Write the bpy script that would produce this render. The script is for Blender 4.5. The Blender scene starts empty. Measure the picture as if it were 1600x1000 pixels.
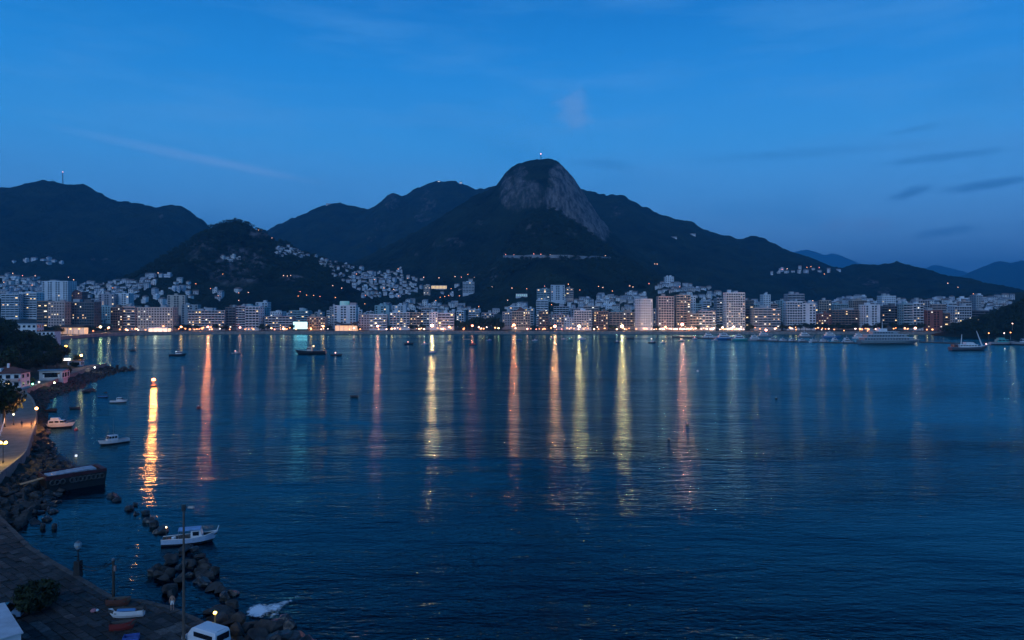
import bpy, bmesh, math, random
import numpy as np
from mathutils import Vector, Matrix, Euler

random.seed(7)
RNG = np.random.default_rng(7)
SC = bpy.context.scene
COL = SC.collection
R = math.radians

# ------------------------------------------------------------------ camera
F = 1150.0            # focal length in photo pixels (photo is 1600 wide)
HZ = 477.0            # photo row of the sea horizon
CH = 34.0             # camera height over the water
cam = bpy.data.cameras.new('camera')
cam.sensor_width = 36.0
cam.lens = 36.0 * F / 1600.0
cam.shift_y = -(500.0 - HZ) / 1600.0
cam.clip_start = 1.0
cam.clip_end = 60000.0
cam_o = bpy.data.objects.new('camera', cam)
cam_o.location = (0, 0, CH)
cam_o.rotation_euler = (R(90), 0, 0)
COL.objects.link(cam_o)
SC.camera = cam_o

# ------------------------------------------------------------------ sky
world = bpy.data.worlds.new('World')
SC.world = world
world.use_nodes = True
wn = world.node_tree.nodes
wl = world.node_tree.links
bg = wn['Background']
tc = wn.new('ShaderNodeTexCoord')
sep = wn.new('ShaderNodeSeparateXYZ')
wl.new(tc.outputs['Generated'], sep.inputs[0])
ramp = wn.new('ShaderNodeValToRGB')
els = [(0.0, (.165, .400, .780)), (.06, (.145, .415, .860)), (.14, (.088, .385, .860)), (.21, (.048, .350, .835)),
       (.30, (.018, .268, .745)), (.38, (.006, .190, .600)), (.46, (.0008, .066, .280)), (.62, (.0004, .030, .150)), (1.0, (.0002, .012, .07))]
cr = ramp.color_ramp
while len(cr.elements) < len(els):
    cr.elements.new(0.5)
for e, (p, c) in zip(cr.elements, els):
    e.position = p
    e.color = (*c, 1)
wl.new(sep.outputs['Z'], ramp.inputs['Fac'])
sky = wn.new('ShaderNodeTexSky')
sky.sky_type = 'NISHITA'
sky.sun_disc = False
sky.sun_elevation = R(-4)
sky.sun_rotation = R(58)
sky.dust_density = 0.5
sky.ozone_density = 3.0


def wmath(op, a, b=None, c=None):
    n = wn.new('ShaderNodeMath')
    n.operation = op
    for i, v in enumerate((a, b, c)):
        if v is None:
            continue
        if isinstance(v, (int, float)):
            n.inputs[i].default_value = v
        else:
            wl.new(v, n.inputs[i])
    return n.outputs[0]


def wmix(fac, a, b, blend='MIX'):
    n = wn.new('ShaderNodeMix')
    n.data_type = 'RGBA'
    n.blend_type = blend
    for s, v in ((n.inputs[0], fac), (n.inputs[6], a), (n.inputs[7], b)):
        if isinstance(v, (int, float)):
            s.default_value = v
        elif isinstance(v, tuple):
            s.default_value = (*v, 1)
        else:
            wl.new(v, s)
    return n.outputs[2]


# a little of the real after-sunset glow, low on the right
col = wmix(0.40, ramp.outputs[0], sky.outputs[0], 'ADD')
# sky coordinates: azimuth and elevation as tangents in front (x/y, z/y) are the same all round: use angles
az = wmath('ARCTAN2', sep.outputs['X'], sep.outputs['Y'])
el = wmath('ARCSINE', sep.outputs['Z'])
cmb = wn.new('ShaderNodeCombineXYZ')
wl.new(az, cmb.inputs[0])
wl.new(el, cmb.inputs[1])


def wnoise(scale, sx, sy, rot=0.0, detail=5, rough=.55):
    m = wn.new('ShaderNodeMapping')
    m.inputs['Scale'].default_value = (sx, sy, 1)
    m.inputs['Rotation'].default_value = (0, 0, rot)
    wl.new(cmb.outputs[0], m.inputs[0])
    n = wn.new('ShaderNodeTexNoise')
    n.inputs['Scale'].default_value = scale
    n.inputs['Detail'].default_value = detail
    n.inputs['Roughness'].default_value = rough
    wl.new(m.outputs[0], n.inputs['Vector'])
    return n.outputs['Fac']


def smooth(v, a, b):
    n = wn.new('ShaderNodeMapRange')
    n.interpolation_type = 'SMOOTHSTEP'
    n.inputs['From Min'].default_value = a
    n.inputs['From Max'].default_value = b
    wl.new(v, n.inputs['Value'])
    return n.outputs['Result']


veil = wmath('MULTIPLY', smooth(wnoise(3.2, 1.0, 5.0, .10), .42, .72), .34)
col = wmix(veil, col, (.11, .37, .80))
patch = wmath('MULTIPLY', smooth(wnoise(2.4, 1.2, 3.0, -.1, 4), .46, .72), .34)
col = wmix(patch, col, (.025, .25, .66))
warp = wnoise(26.0, 1, 1.6, 0, 4, .6)


def puff(px, py, rx, ry, rot, colr, strength, rag=.9):
    """one small cloud of this evening, given by where it stands in the sky (azimuth, elevation)"""
    global col
    a0 = math.atan2(px - 800, F)
    e0 = math.atan2((HZ - py), math.hypot(F, px - 800))
    dx = wmath('SUBTRACT', az, a0)
    dy = wmath('SUBTRACT', el, e0)
    c, s = math.cos(rot), math.sin(rot)
    u = wmath('DIVIDE', wmath('ADD', wmath('MULTIPLY', dx, c), wmath('MULTIPLY', dy, s)), rx / F)
    v = wmath('DIVIDE', wmath('SUBTRACT', wmath('MULTIPLY', dy, c), wmath('MULTIPLY', dx, s)), ry / F)
    r2 = wmath('ADD', wmath('MULTIPLY', u, u), wmath('MULTIPLY', v, v))
    d = wmath('SUBTRACT', wmath('SQRT', r2), wmath('MULTIPLY', wmath('SUBTRACT', warp, .5), 2.2 * rag))
    m = wmath('MULTIPLY', wmath('SUBTRACT', 1.0, smooth(d, .15, 1.15)), strength)
    col = wmix(m, col, colr)


LIGHTC = (.22, .44, .86)
DARKC = (.028, .17, .46)
puff(290, 243, 190, 9, -.14, LIGHTC, .30, .25)
puff(380, 262, 120, 6, -.16, LIGHTC, .18, .25)
puff(896, 172, 34, 36, .2, (.17, .35, .70), .5)
puff(1300, 352, 26, 13, 0, (.16, .32, .66), .36)
puff(1372, 352, 34, 12, 0, (.16, .32, .66), .32)
puff(1470, 246, 90, 7, .03, DARKC, .42, .6)
puff(1416, 303, 34, 10, .22, DARKC, .60, .7)
puff(1555, 287, 72, 8, .10, DARKC, .62, .6)
puff(1478, 362, 46, 9, .12, DARKC, .50, .7)
puff(1250, 240, 190, 9, .0, DARKC, .22, .5)
puff(1430, 202, 40, 6, .1, DARKC, .35, .6)
puff(940, 256, 60, 10, -.1, DARKC, .25, .6)
wl.new(col, bg.inputs['Color'])
bg.inputs['Strength'].default_value = 1.08
world.cycles.sampling_method = 'MANUAL'
world.cycles.sample_map_resolution = 256

# ------------------------------------------------------------------ sun (dusk: weak, very soft)
sun = bpy.data.lights.new('sun', 'SUN')
sun.energy = 1.10
sun.angle = R(40)
sun.color = (.50, .70, 1.0)
sun_o = bpy.data.objects.new('sun', sun)
sun_o.rotation_euler = (R(58), 0, R(-22))
COL.objects.link(sun_o)

SC.view_settings.view_transform = 'Standard'
SC.view_settings.look = 'None'
SC.view_settings.exposure = 0.08
SC.view_settings.gamma = 1.0
cy = SC.cycles
cy.max_bounces = 4
cy.diffuse_bounces = 2
cy.glossy_bounces = 2
cy.transmission_bounces = 2
cy.volume_bounces = 0
cy.transparent_max_bounces = 6
cy.sample_clamp_indirect = 6
cy.use_denoising = True
cy.use_adaptive_sampling = True
cy.adaptive_threshold = .02
cy.adaptive_min_samples = 24
cy.caustics_reflective = False
cy.caustics_refractive = False


# ------------------------------------------------------------------ helpers
def wx(px, D):
    return (px - 800.0) / F * D


def wz(py, D):
    return CH + (HZ - py) / F * D


def gd(py, z=0.0):
    """distance of the point of the plane z that shows on photo row py"""
    return (CH - z) * F / (py - HZ)


def gp(px, py, z=0.0):
    D = gd(py, z)
    return Vector((wx(px, D), D, z))


_perm = RNG.random((256, 256))


def vnoise(x, y):
    xi = np.floor(x).astype(int)
    yi = np.floor(y).astype(int)
    fx = x - xi
    fy = y - yi
    fx = fx * fx * (3 - 2 * fx)
    fy = fy * fy * (3 - 2 * fy)
    a = _perm[xi & 255, yi & 255]
    b = _perm[(xi + 1) & 255, yi & 255]
    c = _perm[xi & 255, (yi + 1) & 255]
    d = _perm[(xi + 1) & 255, (yi + 1) & 255]
    return (a * (1 - fx) + b * fx) * (1 - fy) + (c * (1 - fx) + d * fx) * fy


def fbm(x, y, o=4):
    s = 0
    a = .5
    t = 0
    for i in range(o):
        s = s + a * vnoise(x + 17.3 * i, y + 9.1 * i)
        t += a
        x = x * 2.03
        y = y * 2.03
        a *= .5
    return s / t


class MB:
    """collects shapes for one mesh object"""

    def __init__(self):
        self.v = []
        self.f = []
        self.m = []

    def add(self, vs, fs, m=0):
        o = len(self.v)
        self.v += [tuple(p) for p in vs]
        self.f += [tuple(i + o for i in f) for f in fs]
        self.m += [m] * len(fs)
        return self

    def box(self, x0, x1, y0, y1, z0, z1, m=0, taper=0.0):
        t = taper
        return self.add([(x0, y0, z0), (x1, y0, z0), (x1, y1, z0), (x0, y1, z0),
                         (x0 + t, y0 + t, z1), (x1 - t, y0 + t, z1), (x1 - t, y1 - t, z1), (x0 + t, y1 - t, z1)],
                        [(0, 3, 2, 1), (4, 5, 6, 7), (0, 1, 5, 4), (1, 2, 6, 5), (2, 3, 7, 6), (3, 0, 4, 7)], m)

    def quad(self, a, b, c, d, m=0):
        return self.add([a, b, c, d], [(0, 1, 2, 3)], m)

    def tube(self, pts, r, n=6, m=0, cap=True):
        pts = [Vector(p) for p in pts]
        rs = r if isinstance(r, (list, tuple)) else [r] * len(pts)
        vs = []
        for i, p in enumerate(pts):
            d = (pts[min(i + 1, len(pts) - 1)] - pts[max(i - 1, 0)]).normalized()
            u = d.orthogonal().normalized()
            if abs(d.z) > .9:
                u = Vector((1, 0, 0))
                u = (u - d * u.dot(d)).normalized()
            w = d.cross(u)
            for k in range(n):
                a = 2 * math.pi * k / n
                vs.append(p + (u * math.cos(a) + w * math.sin(a)) * rs[i])
        fs = []
        for i in range(len(pts) - 1):
            for k in range(n):
                fs.append((i * n + k, i * n + (k + 1) % n, (i + 1) * n + (k + 1) % n, (i + 1) * n + k))
        if cap:
            fs.append(tuple(range(n - 1, -1, -1)))
            fs.append(tuple((len(pts) - 1) * n + k for k in range(n)))
        return self.add(vs, fs, m)

    def lathe(self, prof, c=(0, 0, 0), n=10, m=0):
        return self.tube([(c[0], c[1], c[2] + z) for r, z in prof], [max(r, .002) for r, z in prof], n, m)

    def ball(self, c, r, sz=1.0, n=8, k=5, m=0):
        return self.lathe([(r * math.sin(math.pi * (i + .02) / (k + .04)), -r * sz * math.cos(math.pi * (i + .02) / (k + .04))) for i in range(k + 1)], c, n, m)

    def mesh(self, name, mats, smooth=False):
        me = bpy.data.meshes.new(name)
        me.from_pydata(self.v, [], self.f)
        for mt in (mats if isinstance(mats, (list, tuple)) else [mats]):
            me.materials.append(mt)
        if any(self.m):
            me.polygons.foreach_set('material_index', self.m)
        if smooth:
            me.polygons.foreach_set('use_smooth', [True] * len(self.f))
        me.update()
        return me

    def build(self, name, mats, parent=None, loc=None, smooth=False):
        return link(name, self.mesh(name, mats, smooth), parent, loc)


def link(name, data, parent=None, loc=None, rz=0.0, sc=None):
    o = bpy.data.objects.new(name, data)
    COL.objects.link(o)
    if parent is not None:
        o.parent = parent
    if loc is not None:
        o.location = loc
    if rz:
        o.rotation_euler = (0, 0, rz)
    if sc is not None:
        o.scale = sc if isinstance(sc, (tuple, list)) else (sc, sc, sc)
    return o


def tag(o, label, cat, group=None):
    o['label'] = label
    o['category'] = cat
    if group:
        o['group'] = group
    return o


def thing(name, label, cat, loc=(0, 0, 0), rz=0.0, group=None):
    o = link(name, None, None, loc, rz)
    return tag(o, label, cat, group)


def struct(o, kind='structure'):
    o['kind'] = kind
    return o


def stuffpart(o):
    o['kind'] = 'stuff'
    return o


def copy_tree(o, parent=None):
    c = o.copy()
    COL.objects.link(c)
    c.parent = parent
    for ch in list(o.children):
        copy_tree(ch, c)
    return c


# ------------------------------------------------------------------ materials
MATS = {}


def mat(name, c, rough=.7, spec=.4, metal=0.0, var=.25, scale=1.5, c2=None, bump=0.0, bscale=8.0, bdist=.1):
    """plain painted / stone / metal surface: colour with a little noise in it, optional fine relief"""
    if name in MATS:
        return MATS[name]
    m = bpy.data.materials.new(name)
    m.use_nodes = True
    nt = m.node_tree
    b = nt.nodes['Principled BSDF']
    b.inputs['Roughness'].default_value = rough
    b.inputs['Specular IOR Level'].default_value = spec
    b.inputs['Metallic'].default_value = metal
    geo = nt.nodes.new('ShaderNodeNewGeometry')
    no = nt.nodes.new('ShaderNodeTexNoise')
    no.inputs['Scale'].default_value = scale
    no.inputs['Detail'].default_value = 4
    nt.links.new(geo.outputs['Position'], no.inputs['Vector'])
    mx = nt.nodes.new('ShaderNodeMix')
    mx.data_type = 'RGBA'
    if c2 is None:
        lo = tuple(v * (1 - var) for v in c)
        hi = tuple(min(.9, v * (1 + var * .6)) for v in c)
    else:
        lo, hi = c, c2
    mx.inputs[6].default_value = (*lo, 1)
    mx.inputs[7].default_value = (*hi, 1)
    mr = nt.nodes.new('ShaderNodeMapRange')
    mr.inputs['From Min'].default_value = .3
    mr.inputs['From Max'].default_value = .7
    nt.links.new(no.outputs['Fac'], mr.inputs['Value'])
    nt.links.new(mr.outputs[0], mx.inputs[0])
    nt.links.new(mx.outputs[2], b.inputs['Base Color'])
    if bump:
        n2 = nt.nodes.new('ShaderNodeTexNoise')
        n2.inputs['Scale'].default_value = bscale
        n2.inputs['Detail'].default_value = 5
        nt.links.new(geo.outputs['Position'], n2.inputs['Vector'])
        bp = nt.nodes.new('ShaderNodeBump')
        bp.inputs['Strength'].default_value = bump
        bp.inputs['Distance'].default_value = bdist
        nt.links.new(n2.outputs['Fac'], bp.inputs['Height'])
        nt.links.new(bp.outputs[0], b.inputs['Normal'])
    MATS[name] = m
    return m


def glow(name, c, strength):
    if name in MATS:
        return MATS[name]
    m = bpy.data.materials.new(name)
    m.use_nodes = True
    b = m.node_tree.nodes['Principled BSDF']
    b.inputs['Base Color'].default_value = (.6, .6, .6, 1)
    b.inputs['Emission Color'].default_value = (*c, 1)
    b.inputs['Emission Strength'].default_value = strength
    m.cycles.emission_sampling = 'NONE'
    MATS[name] = m
    return m


WARM = (1.0, .52, .16)
GOLD = (1.0, .66, .26)
WHITE = (1.0, .90, .72)
COOL = (.75, .95, 1.0)
PINK = (1.0, .42, .34)
RED = (1.0, .20, .10)
GREEN = (.75, 1.0, .55)
TEAL = (.15, .95, .85)

M_glass = mat('window_glass', (.012, .016, .022), rough=.12, spec=.6, var=.3, scale=.6)
M_dark = mat('dark_metal', (.02, .02, .022), rough=.45, spec=.5)
M_grey = mat('grey_metal', (.16, .16, .17), rough=.5)
M_white = mat('white_paint', (.72, .72, .72), rough=.5, var=.12)
M_bark = mat('bark', (.05, .04, .03), rough=.9, scale=3)
M_leaf = mat('leaf', (.010, .018, .009), rough=.75, spec=.2, c2=(.034, .048, .021), scale=.35)
M_leaf2 = mat('leaf_lighter', (.014, .024, .011), rough=.75, spec=.2, c2=(.042, .060, .026), scale=.5)
M_rock = mat('rock', (.022, .022, .023), rough=.85, spec=.25, c2=(.070, .066, .063), scale=.9, bump=.7, bscale=2.2, bdist=.25)
M_rockwet = mat('wet_rock', (.012, .012, .013), rough=.4, spec=.5, c2=(.045, .043, .042), scale=.8, bump=.7, bscale=2.0, bdist=.2)
M_lit = [glow('lit_window_%d' % i, c, s) for i, (c, s) in enumerate([(GOLD, 1.8), (WARM, 1.3), (WHITE, 1.5), (GOLD, .8)])]


# ------------------------------------------------------------------ water
def make_water():
    m = bpy.data.materials.new('sea_water')
    m.use_nodes = True
    nt = m.node_tree
    N = nt.nodes
    L = nt.links
    N.remove(N['Principled BSDF'])
    body = N.new('ShaderNodeBsdfDiffuse')
    body.inputs['Color'].default_value = (.0002, .0015, .005, 1)
    gls = N.new('ShaderNodeBsdfGlossy')
    gls.distribution = 'BECKMANN'
    gls.inputs['Color'].default_value = (.38, .88, 1.0, 1)   # tint put into the reflections: takes red out of the mirrored sky
    fr = N.new('ShaderNodeFresnel')
    fr.inputs['IOR'].default_value = 1.22
    mxs = N.new('ShaderNodeMixShader')
    L.new(fr.outputs[0], mxs.inputs[0])
    L.new(body.outputs[0], mxs.inputs[1])
    L.new(gls.outputs[0], mxs.inputs[2])
    L.new(mxs.outputs[0], N['Material Output'].inputs['Surface'])
    geo = N.new('ShaderNodeNewGeometry')

    def noise(scale, sx, sy, rot, detail, rough=.5, dist=0.0):
        mp = N.new('ShaderNodeMapping')
        mp.inputs['Scale'].default_value = (sx, sy, 1)
        mp.inputs['Rotation'].default_value = (0, 0, rot)
        L.new(geo.outputs['Position'], mp.inputs[0])
        n = N.new('ShaderNodeTexNoise')
        n.inputs['Scale'].default_value = scale
        n.inputs['Detail'].default_value = detail
        n.inputs['Roughness'].default_value = rough
        n.inputs['Distortion'].default_value = dist
        L.new(mp.outputs[0], n.inputs['Vector'])
        return n.outputs['Fac']

    def mth(op, a, c):
        n = N.new('ShaderNodeMath')
        n.operation = op
        for i, v in enumerate((a, c)):
            if isinstance(v, (int, float)):
                n.inputs[i].default_value = v
            else:
                L.new(v, n.inputs[i])
        return n.outputs[0]

    def mr(v, a, c, d, e):
        n = N.new('ShaderNodeMapRange')
        n.interpolation_type = 'SMOOTHSTEP'
        for s, q in zip(('From Min', 'From Max', 'To Min', 'To Max'), (a, c, d, e)):
            n.inputs[s].default_value = q
        L.new(v, n.inputs['Value'])
        return n.outputs[0]

    swell = noise(.055, .55, 1.0, R(14), 2)
    chop = noise(.46, .34, 1.0, R(6), 4, .55, .25)
    fine = noise(1.7, .55, 1.0, R(-5), 2, .5, .2)
    gust = noise(.012, .6, 1.5, R(-18), 3)          # gusts: rougher and smoother stretches
    slick = noise(.02, .10, 1.0, R(-22), 2)         # long current lines
    amp = mth('MULTIPLY', mr(gust, .34, .66, .45, 1.45), mr(slick, .56, .66, 1.0, 2.0))
    h = mth('ADD', mth('MULTIPLY', swell, .7),
            mth('MULTIPLY', mth('ADD', mth('MULTIPLY', chop, .31), mth('MULTIPLY', fine, .095)), amp))
    bp = N.new('ShaderNodeBump')
    bp.inputs['Strength'].default_value = 1.0
    bp.inputs['Distance'].default_value = 1.0
    L.new(h, bp.inputs['Height'])
    L.new(bp.outputs[0], gls.inputs['Normal'])
    L.new(bp.outputs[0], fr.inputs['Normal'])
    # sheltered, glassier water near the shore on this side, wind-ruffled further out
    sp = N.new('ShaderNodeSeparateXYZ')
    L.new(geo.outputs['Position'], sp.inputs[0])
    far = mr(sp.outputs['Y'], 90, 420, .11, .19)
    L.new(mth('MULTIPLY', far, mr(gust, .3, .7, .85, 1.1)), gls.inputs['Roughness'])
    mb = MB()
    mb.quad((-16000, -600, 0), (16000, -600, 0), (16000, 24000, 0), (-16000, 24000, 0))
    struct(mb.build('water', m))


make_water()

# ------------------------------------------------------------------ terrain
MOUNT = [
    # name, distance, front width, back width, power, spur amplitude, rock?, profile in photo pixels
    ('left_range', 3000, 1250, 900, 1.25, 60,
     [(-320, 330), (-200, 310), (-80, 296), (0, 291), (18, 294), (45, 285), (68, 281), (85, 284), (100, 287), (130, 288), (150, 298), (178, 313), (215, 317), (245, 323), (268, 320), (285, 322), (300, 331), (328, 354), (355, 384), (400, 430), (450, 478)]),
    ('conical_hill', 1560, 520, 380, 1.1, 26,
     [(225, 478), (245, 440), (262, 422), (285, 397), (310, 372), (330, 357), (350, 348), (372, 344), (386, 347), (400, 357), (425, 372), (450, 383), (470, 393), (495, 402), (530, 412), (560, 420), (600, 432), (640, 443), (690, 456), (740, 470), (770, 480)]),
    ('middle_range', 3700, 1300, 900, 1.2, 70,
     [(300, 440), (360, 395), (415, 362), (432, 352), (450, 344), (475, 334), (500, 322), (520, 317), (540, 318), (572, 327), (588, 322), (600, 310), (612, 302), (620, 302), (630, 308), (650, 294), (668, 286), (690, 282), (712, 283), (728, 288), (745, 295), (770, 292), (800, 290), (860, 330), (930, 400), (990, 470)]),
    ('rock_dome_mountain', 2300, 760, 620, 1.0, 26,
     [(470, 470), (540, 418), (570, 401), (600, 387), (640, 367), (680, 345), (715, 322), (745, 303), (768, 294), (776, 288), (788, 272), (800, 261), (815, 254), (830, 251), (845, 250), (860, 248), (870, 252), (884, 264), (895, 278), (905, 292), (915, 306), (925, 320), (940, 345), (955, 360), (985, 385), (1020, 410), (1060, 440), (1110, 478)]),
    ('wooded_front_hill', 1750, 560, 400, 1.15, 22,
     [(640, 480), (700, 447), (735, 436), (760, 418), (780, 398), (793, 372), (808, 352), (830, 330), (846, 323), (862, 327), (890, 341), (920, 360), (945, 383), (970, 400), (1000, 418), (1030, 432), (1080, 462), (1110, 480)]),
    ('right_range', 3100, 1250, 900, 1.2, 60,
     [(800, 400), (860, 330), (895, 300), (910, 296), (922, 298), (940, 304), (955, 305), (970, 304), (985, 312), (1000, 320), (1030, 334), (1060, 343), (1080, 345), (1095, 355), (1110, 363), (1135, 367), (1150, 373), (1175, 369), (1190, 371), (1210, 382), (1235, 395), (1252, 402), (1270, 412), (1300, 420), (1330, 432), (1370, 455), (1410, 478)]),
    ('right_hill', 2600, 900, 700, 1.15, 45,
     [(1230, 470), (1290, 432), (1322, 417), (1335, 413), (1355, 414), (1370, 414), (1385, 411), (1402, 409), (1420, 415), (1440, 424), (1465, 436), (1490, 447), (1515, 456), (1550, 470), (1580, 480)]),
    ('far_blue_hill', 16000, 4500, 3000, 1.1, 60, [(1140, 460), (1200, 415), (1236, 395), (1255, 390), (1272, 392), (1287, 399), (1302, 394), (1316, 402), (1331, 412), (1400, 455), (1430, 478)]),
    ('far_blue_peak', 14500, 4000, 3000, 1.1, 60, [(1340, 478), (1400, 440), (1440, 421), (1462, 413), (1490, 423), (1513, 430), (1560, 455), (1600, 478)]),
    ('far_right_range', 9000, 3200, 2200, 1.1, 70, [(1380, 478), (1440, 458), (1490, 440), (1520, 425), (1545, 413), (1563, 407), (1578, 412), (1592, 408), (1620, 404), (1680, 385), (1760, 380), (1860, 410), (1980, 470)]),
    ('left_city_hill', 1480, 470, 350, 1.2, 14, [(-330, 455), (-200, 440), (-80, 434), (0, 434), (60, 438), (110, 446), (160, 446), (200, 440), (235, 433), (262, 428), (290, 436), (330, 450), (400, 465), (450, 480)]),
    ('centre_city_hill', 1380, 400, 300, 1.15, 10, [(850, 482), (880, 473), (920, 466), (960, 462), (1000, 452), (1030, 443), (1050, 440), (1075, 448), (1110, 458), (1150, 466), (1190, 480)]),
    ('right_city_hill', 1350, 380, 350, 1.15, 10, [(1210, 484), (1280, 476), (1330, 467), (1380, 464), (1420, 467), (1470, 466), (1510, 463), (1550, 462), (1600, 456), (1700, 452), (1800, 458), (1950, 480)]),
]
PROF = {}
for (name, D, wf, wb, pw, amp, pts) in MOUNT:
    p = np.array(pts, float)
    xs = np.arange(p[0, 0], p[-1, 0] + 1, 1.0)
    ys = np.interp(xs, p[:, 0], p[:, 1])
    k = np.exp(-.5 * (np.arange(-8, 9) / 3.0) ** 2)
    k /= k.sum()
    ysm = np.convolve(np.pad(ys, 8, mode='edge'), k, 'valid')
    zs = CH + (HZ - ysm) / F * D
    # world-x profile
    PROF[name] = ((xs - 800) / F * D, zs)


def hill_h(spec, x, y, fine=True):
    (name, D, wf, wb, pw, amp, pts) = spec
    X, Z = PROF[name]
    H = np.interp(x, X, Z, left=-30, right=-30)
    t = np.where(y < D, (D - y) / wf, (y - D) / wb)
    g = np.clip(1 - t, 0, 1) ** pw
    if name == 'rock_dome_mountain':     # sheer dome: the upper part falls like a wall
        cx = np.clip(1 - np.abs((x - wx(848, D)) / 240.0), 0, 1)
        cx = cx * cx * (3 - 2 * cx)
        g2 = np.clip(1 - (t / .62) ** 2.2, 0, 1) * .52 + g * .48
        g = g * (1 - cx) + g2 * cx
    h = H * g
    sp = fbm(x / (D * .085) + D, y / (D * .16), 4)
    ridged = (1 - np.abs(2 * sp - 1)) - .62
    h = h + amp * 4.4 * ridged * g * (1 - g)
    if fine:
        cs = 1.0 + D / 3000.0
        h = h + (fbm(x / (9 * cs), y / (9 * cs), 3) - .5) * 8.5 * cs * np.clip(g * 6, 0, 1)
    return np.where(g <= 0, -12.0, np.where(H < 3, np.minimum(h, H), h))


def shore(px):
    return np.interp(px, [-400, 40, 75, 100, 130, 165, 210, 280, 400, 700, 1000, 1300, 1500, 2000], [640, 660, 690, 735, 775, 812, 842, 862, 869, 872, 869, 862, 856, 840])


def base_h(x, y):
    px = x / y * F + 800
    s = shore(px)
    d = y - s
    return np.where(d < 0, -12.0, np.where(d < 75, 2.6, 2.6 + np.clip(d - 75, 0, 500) * .05))


def H_all(x, y):
    h = base_h(x, y)
    for s in MOUNT:
        h = np.maximum(h, hill_h(s, x, y, False))
    return h


def place(px, py, y0=905, y1=3600):
    """first point of the land that shows at this photo position"""
    ys = np.arange(y0, y1, 4.0)
    xs = (px - 800) / F * ys
    zr = CH + (HZ - py) / F * ys
    hh = H_all(xs, ys)
    k = np.nonzero(hh >= zr)[0]
    if len(k) == 0:
        return None
    i = k[0]
    return Vector((xs[i], ys[i], hh[i]))


def hill_material(name, lo, hi, rock=(.25, .225, .22)):
    m = bpy.data.materials.new(name)
    m.use_nodes = True
    nt = m.node_tree
    N, L = nt.nodes, nt.links
    b = N['Principled BSDF']
    b.inputs['Roughness'].default_value = .9
    b.inputs['Specular IOR Level'].default_value = .1
    geo = N.new('ShaderNodeNewGeometry')
    n1 = N.new('ShaderNodeTexNoise')
    n1.inputs['Scale'].default_value = .012
    n1.inputs['Detail'].default_value = 8
    n1.inputs['Roughness'].default_value = .65
    L.new(geo.outputs['Position'], n1.inputs['Vector'])
    mr = N.new('ShaderNodeMapRange')
    mr.inputs['From Min'].default_value = .35
    mr.inputs['From Max'].default_value = .65
    L.new(n1.outputs['Fac'], mr.inputs['Value'])
    mx = N.new('ShaderNodeMix')
    mx.data_type = 'RGBA'
    mx.inputs[6].default_value = (*lo, 1)
    mx.inputs[7].default_value = (*hi, 1)
    L.new(mr.outputs[0], mx.inputs[0])
    # bare rock, streaked down the fall line
    mp = N.new('ShaderNodeMapping')
    mp.inputs['Scale'].default_value = (.085, .03, .006)
    L.new(geo.outputs['Position'], mp.inputs[0])
    n2 = N.new('ShaderNodeTexNoise')
    n2.inputs['Scale'].default_value = 1.0
    n2.inputs['Detail'].default_value = 6
    n2.inputs['Roughness'].default_value = .65
    L.new(mp.outputs[0], n2.inputs['Vector'])
    rk = N.new('ShaderNodeMix')
    rk.data_type = 'RGBA'
    rk.inputs[6].default_value = (rock[0] * .22, rock[1] * .24, rock[2] * .26, 1)
    rk.inputs[7].default_value = (*rock, 1)
    mr2 = N.new('ShaderNodeMapRange')
    mr2.inputs['From Min'].default_value = .40
    mr2.inputs['From Max'].default_value = .60
    L.new(n2.outputs['Fac'], mr2.inputs['Value'])
    L.new(mr2.outputs[0], rk.inputs[0])
    at = N.new('ShaderNodeAttribute')
    at.attribute_name = 'rock'
    n3 = N.new('ShaderNodeTexNoise')
    n3.inputs['Scale'].default_value = .03
    n3.inputs['Detail'].default_value = 6
    n3.inputs['Roughness'].default_value = .7
    mp3 = N.new('ShaderNodeMapping')
    mp3.inputs['Scale'].default_value = (1.5, .8, .45)
    L.new(geo.outputs['Position'], mp3.inputs[0])
    L.new(mp3.outputs[0], n3.inputs['Vector'])
    ad = N.new('ShaderNodeMath')
    ad.operation = 'ADD'
    L.new(at.outputs['Fac'], ad.inputs[0])
    L.new(n3.outputs['Fac'], ad.inputs[1])
    mr3 = N.new('ShaderNodeMapRange')
    mr3.inputs['From Min'].default_value = .90
    mr3.inputs['From Max'].default_value = 1.18
    L.new(ad.outputs[0], mr3.inputs['Value'])
    mm = N.new('ShaderNodeMix')
    mm.data_type = 'RGBA'
    L.new(mr3.outputs[0], mm.inputs[0])
    L.new(mx.outputs[2], mm.inputs[6])
    L.new(rk.outputs[2], mm.inputs[7])
    L.new(mm.outputs[2], b.inputs['Base Color'])
    n4 = N.new('ShaderNodeTexNoise')
    n4.inputs['Scale'].default_value = .09
    n4.inputs['Detail'].default_value = 5
    n4.inputs['Roughness'].default_value = .7
    L.new(geo.outputs['Position'], n4.inputs['Vector'])
    bp = N.new('ShaderNodeBump')
    bp.inputs['Strength'].default_value = .9
    bp.inputs['Distance'].default_value = 14.0
    L.new(n4.outputs['Fac'], bp.inputs['Height'])
    L.new(bp.outputs[0], b.inputs['Normal'])
    return m


M_forest = hill_material('forest_slope', (.003, .0055, .003), (.027, .038, .018))
M_city = hill_material('garden_slope', (.014, .022, .012), (.045, .055, .032))

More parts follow.
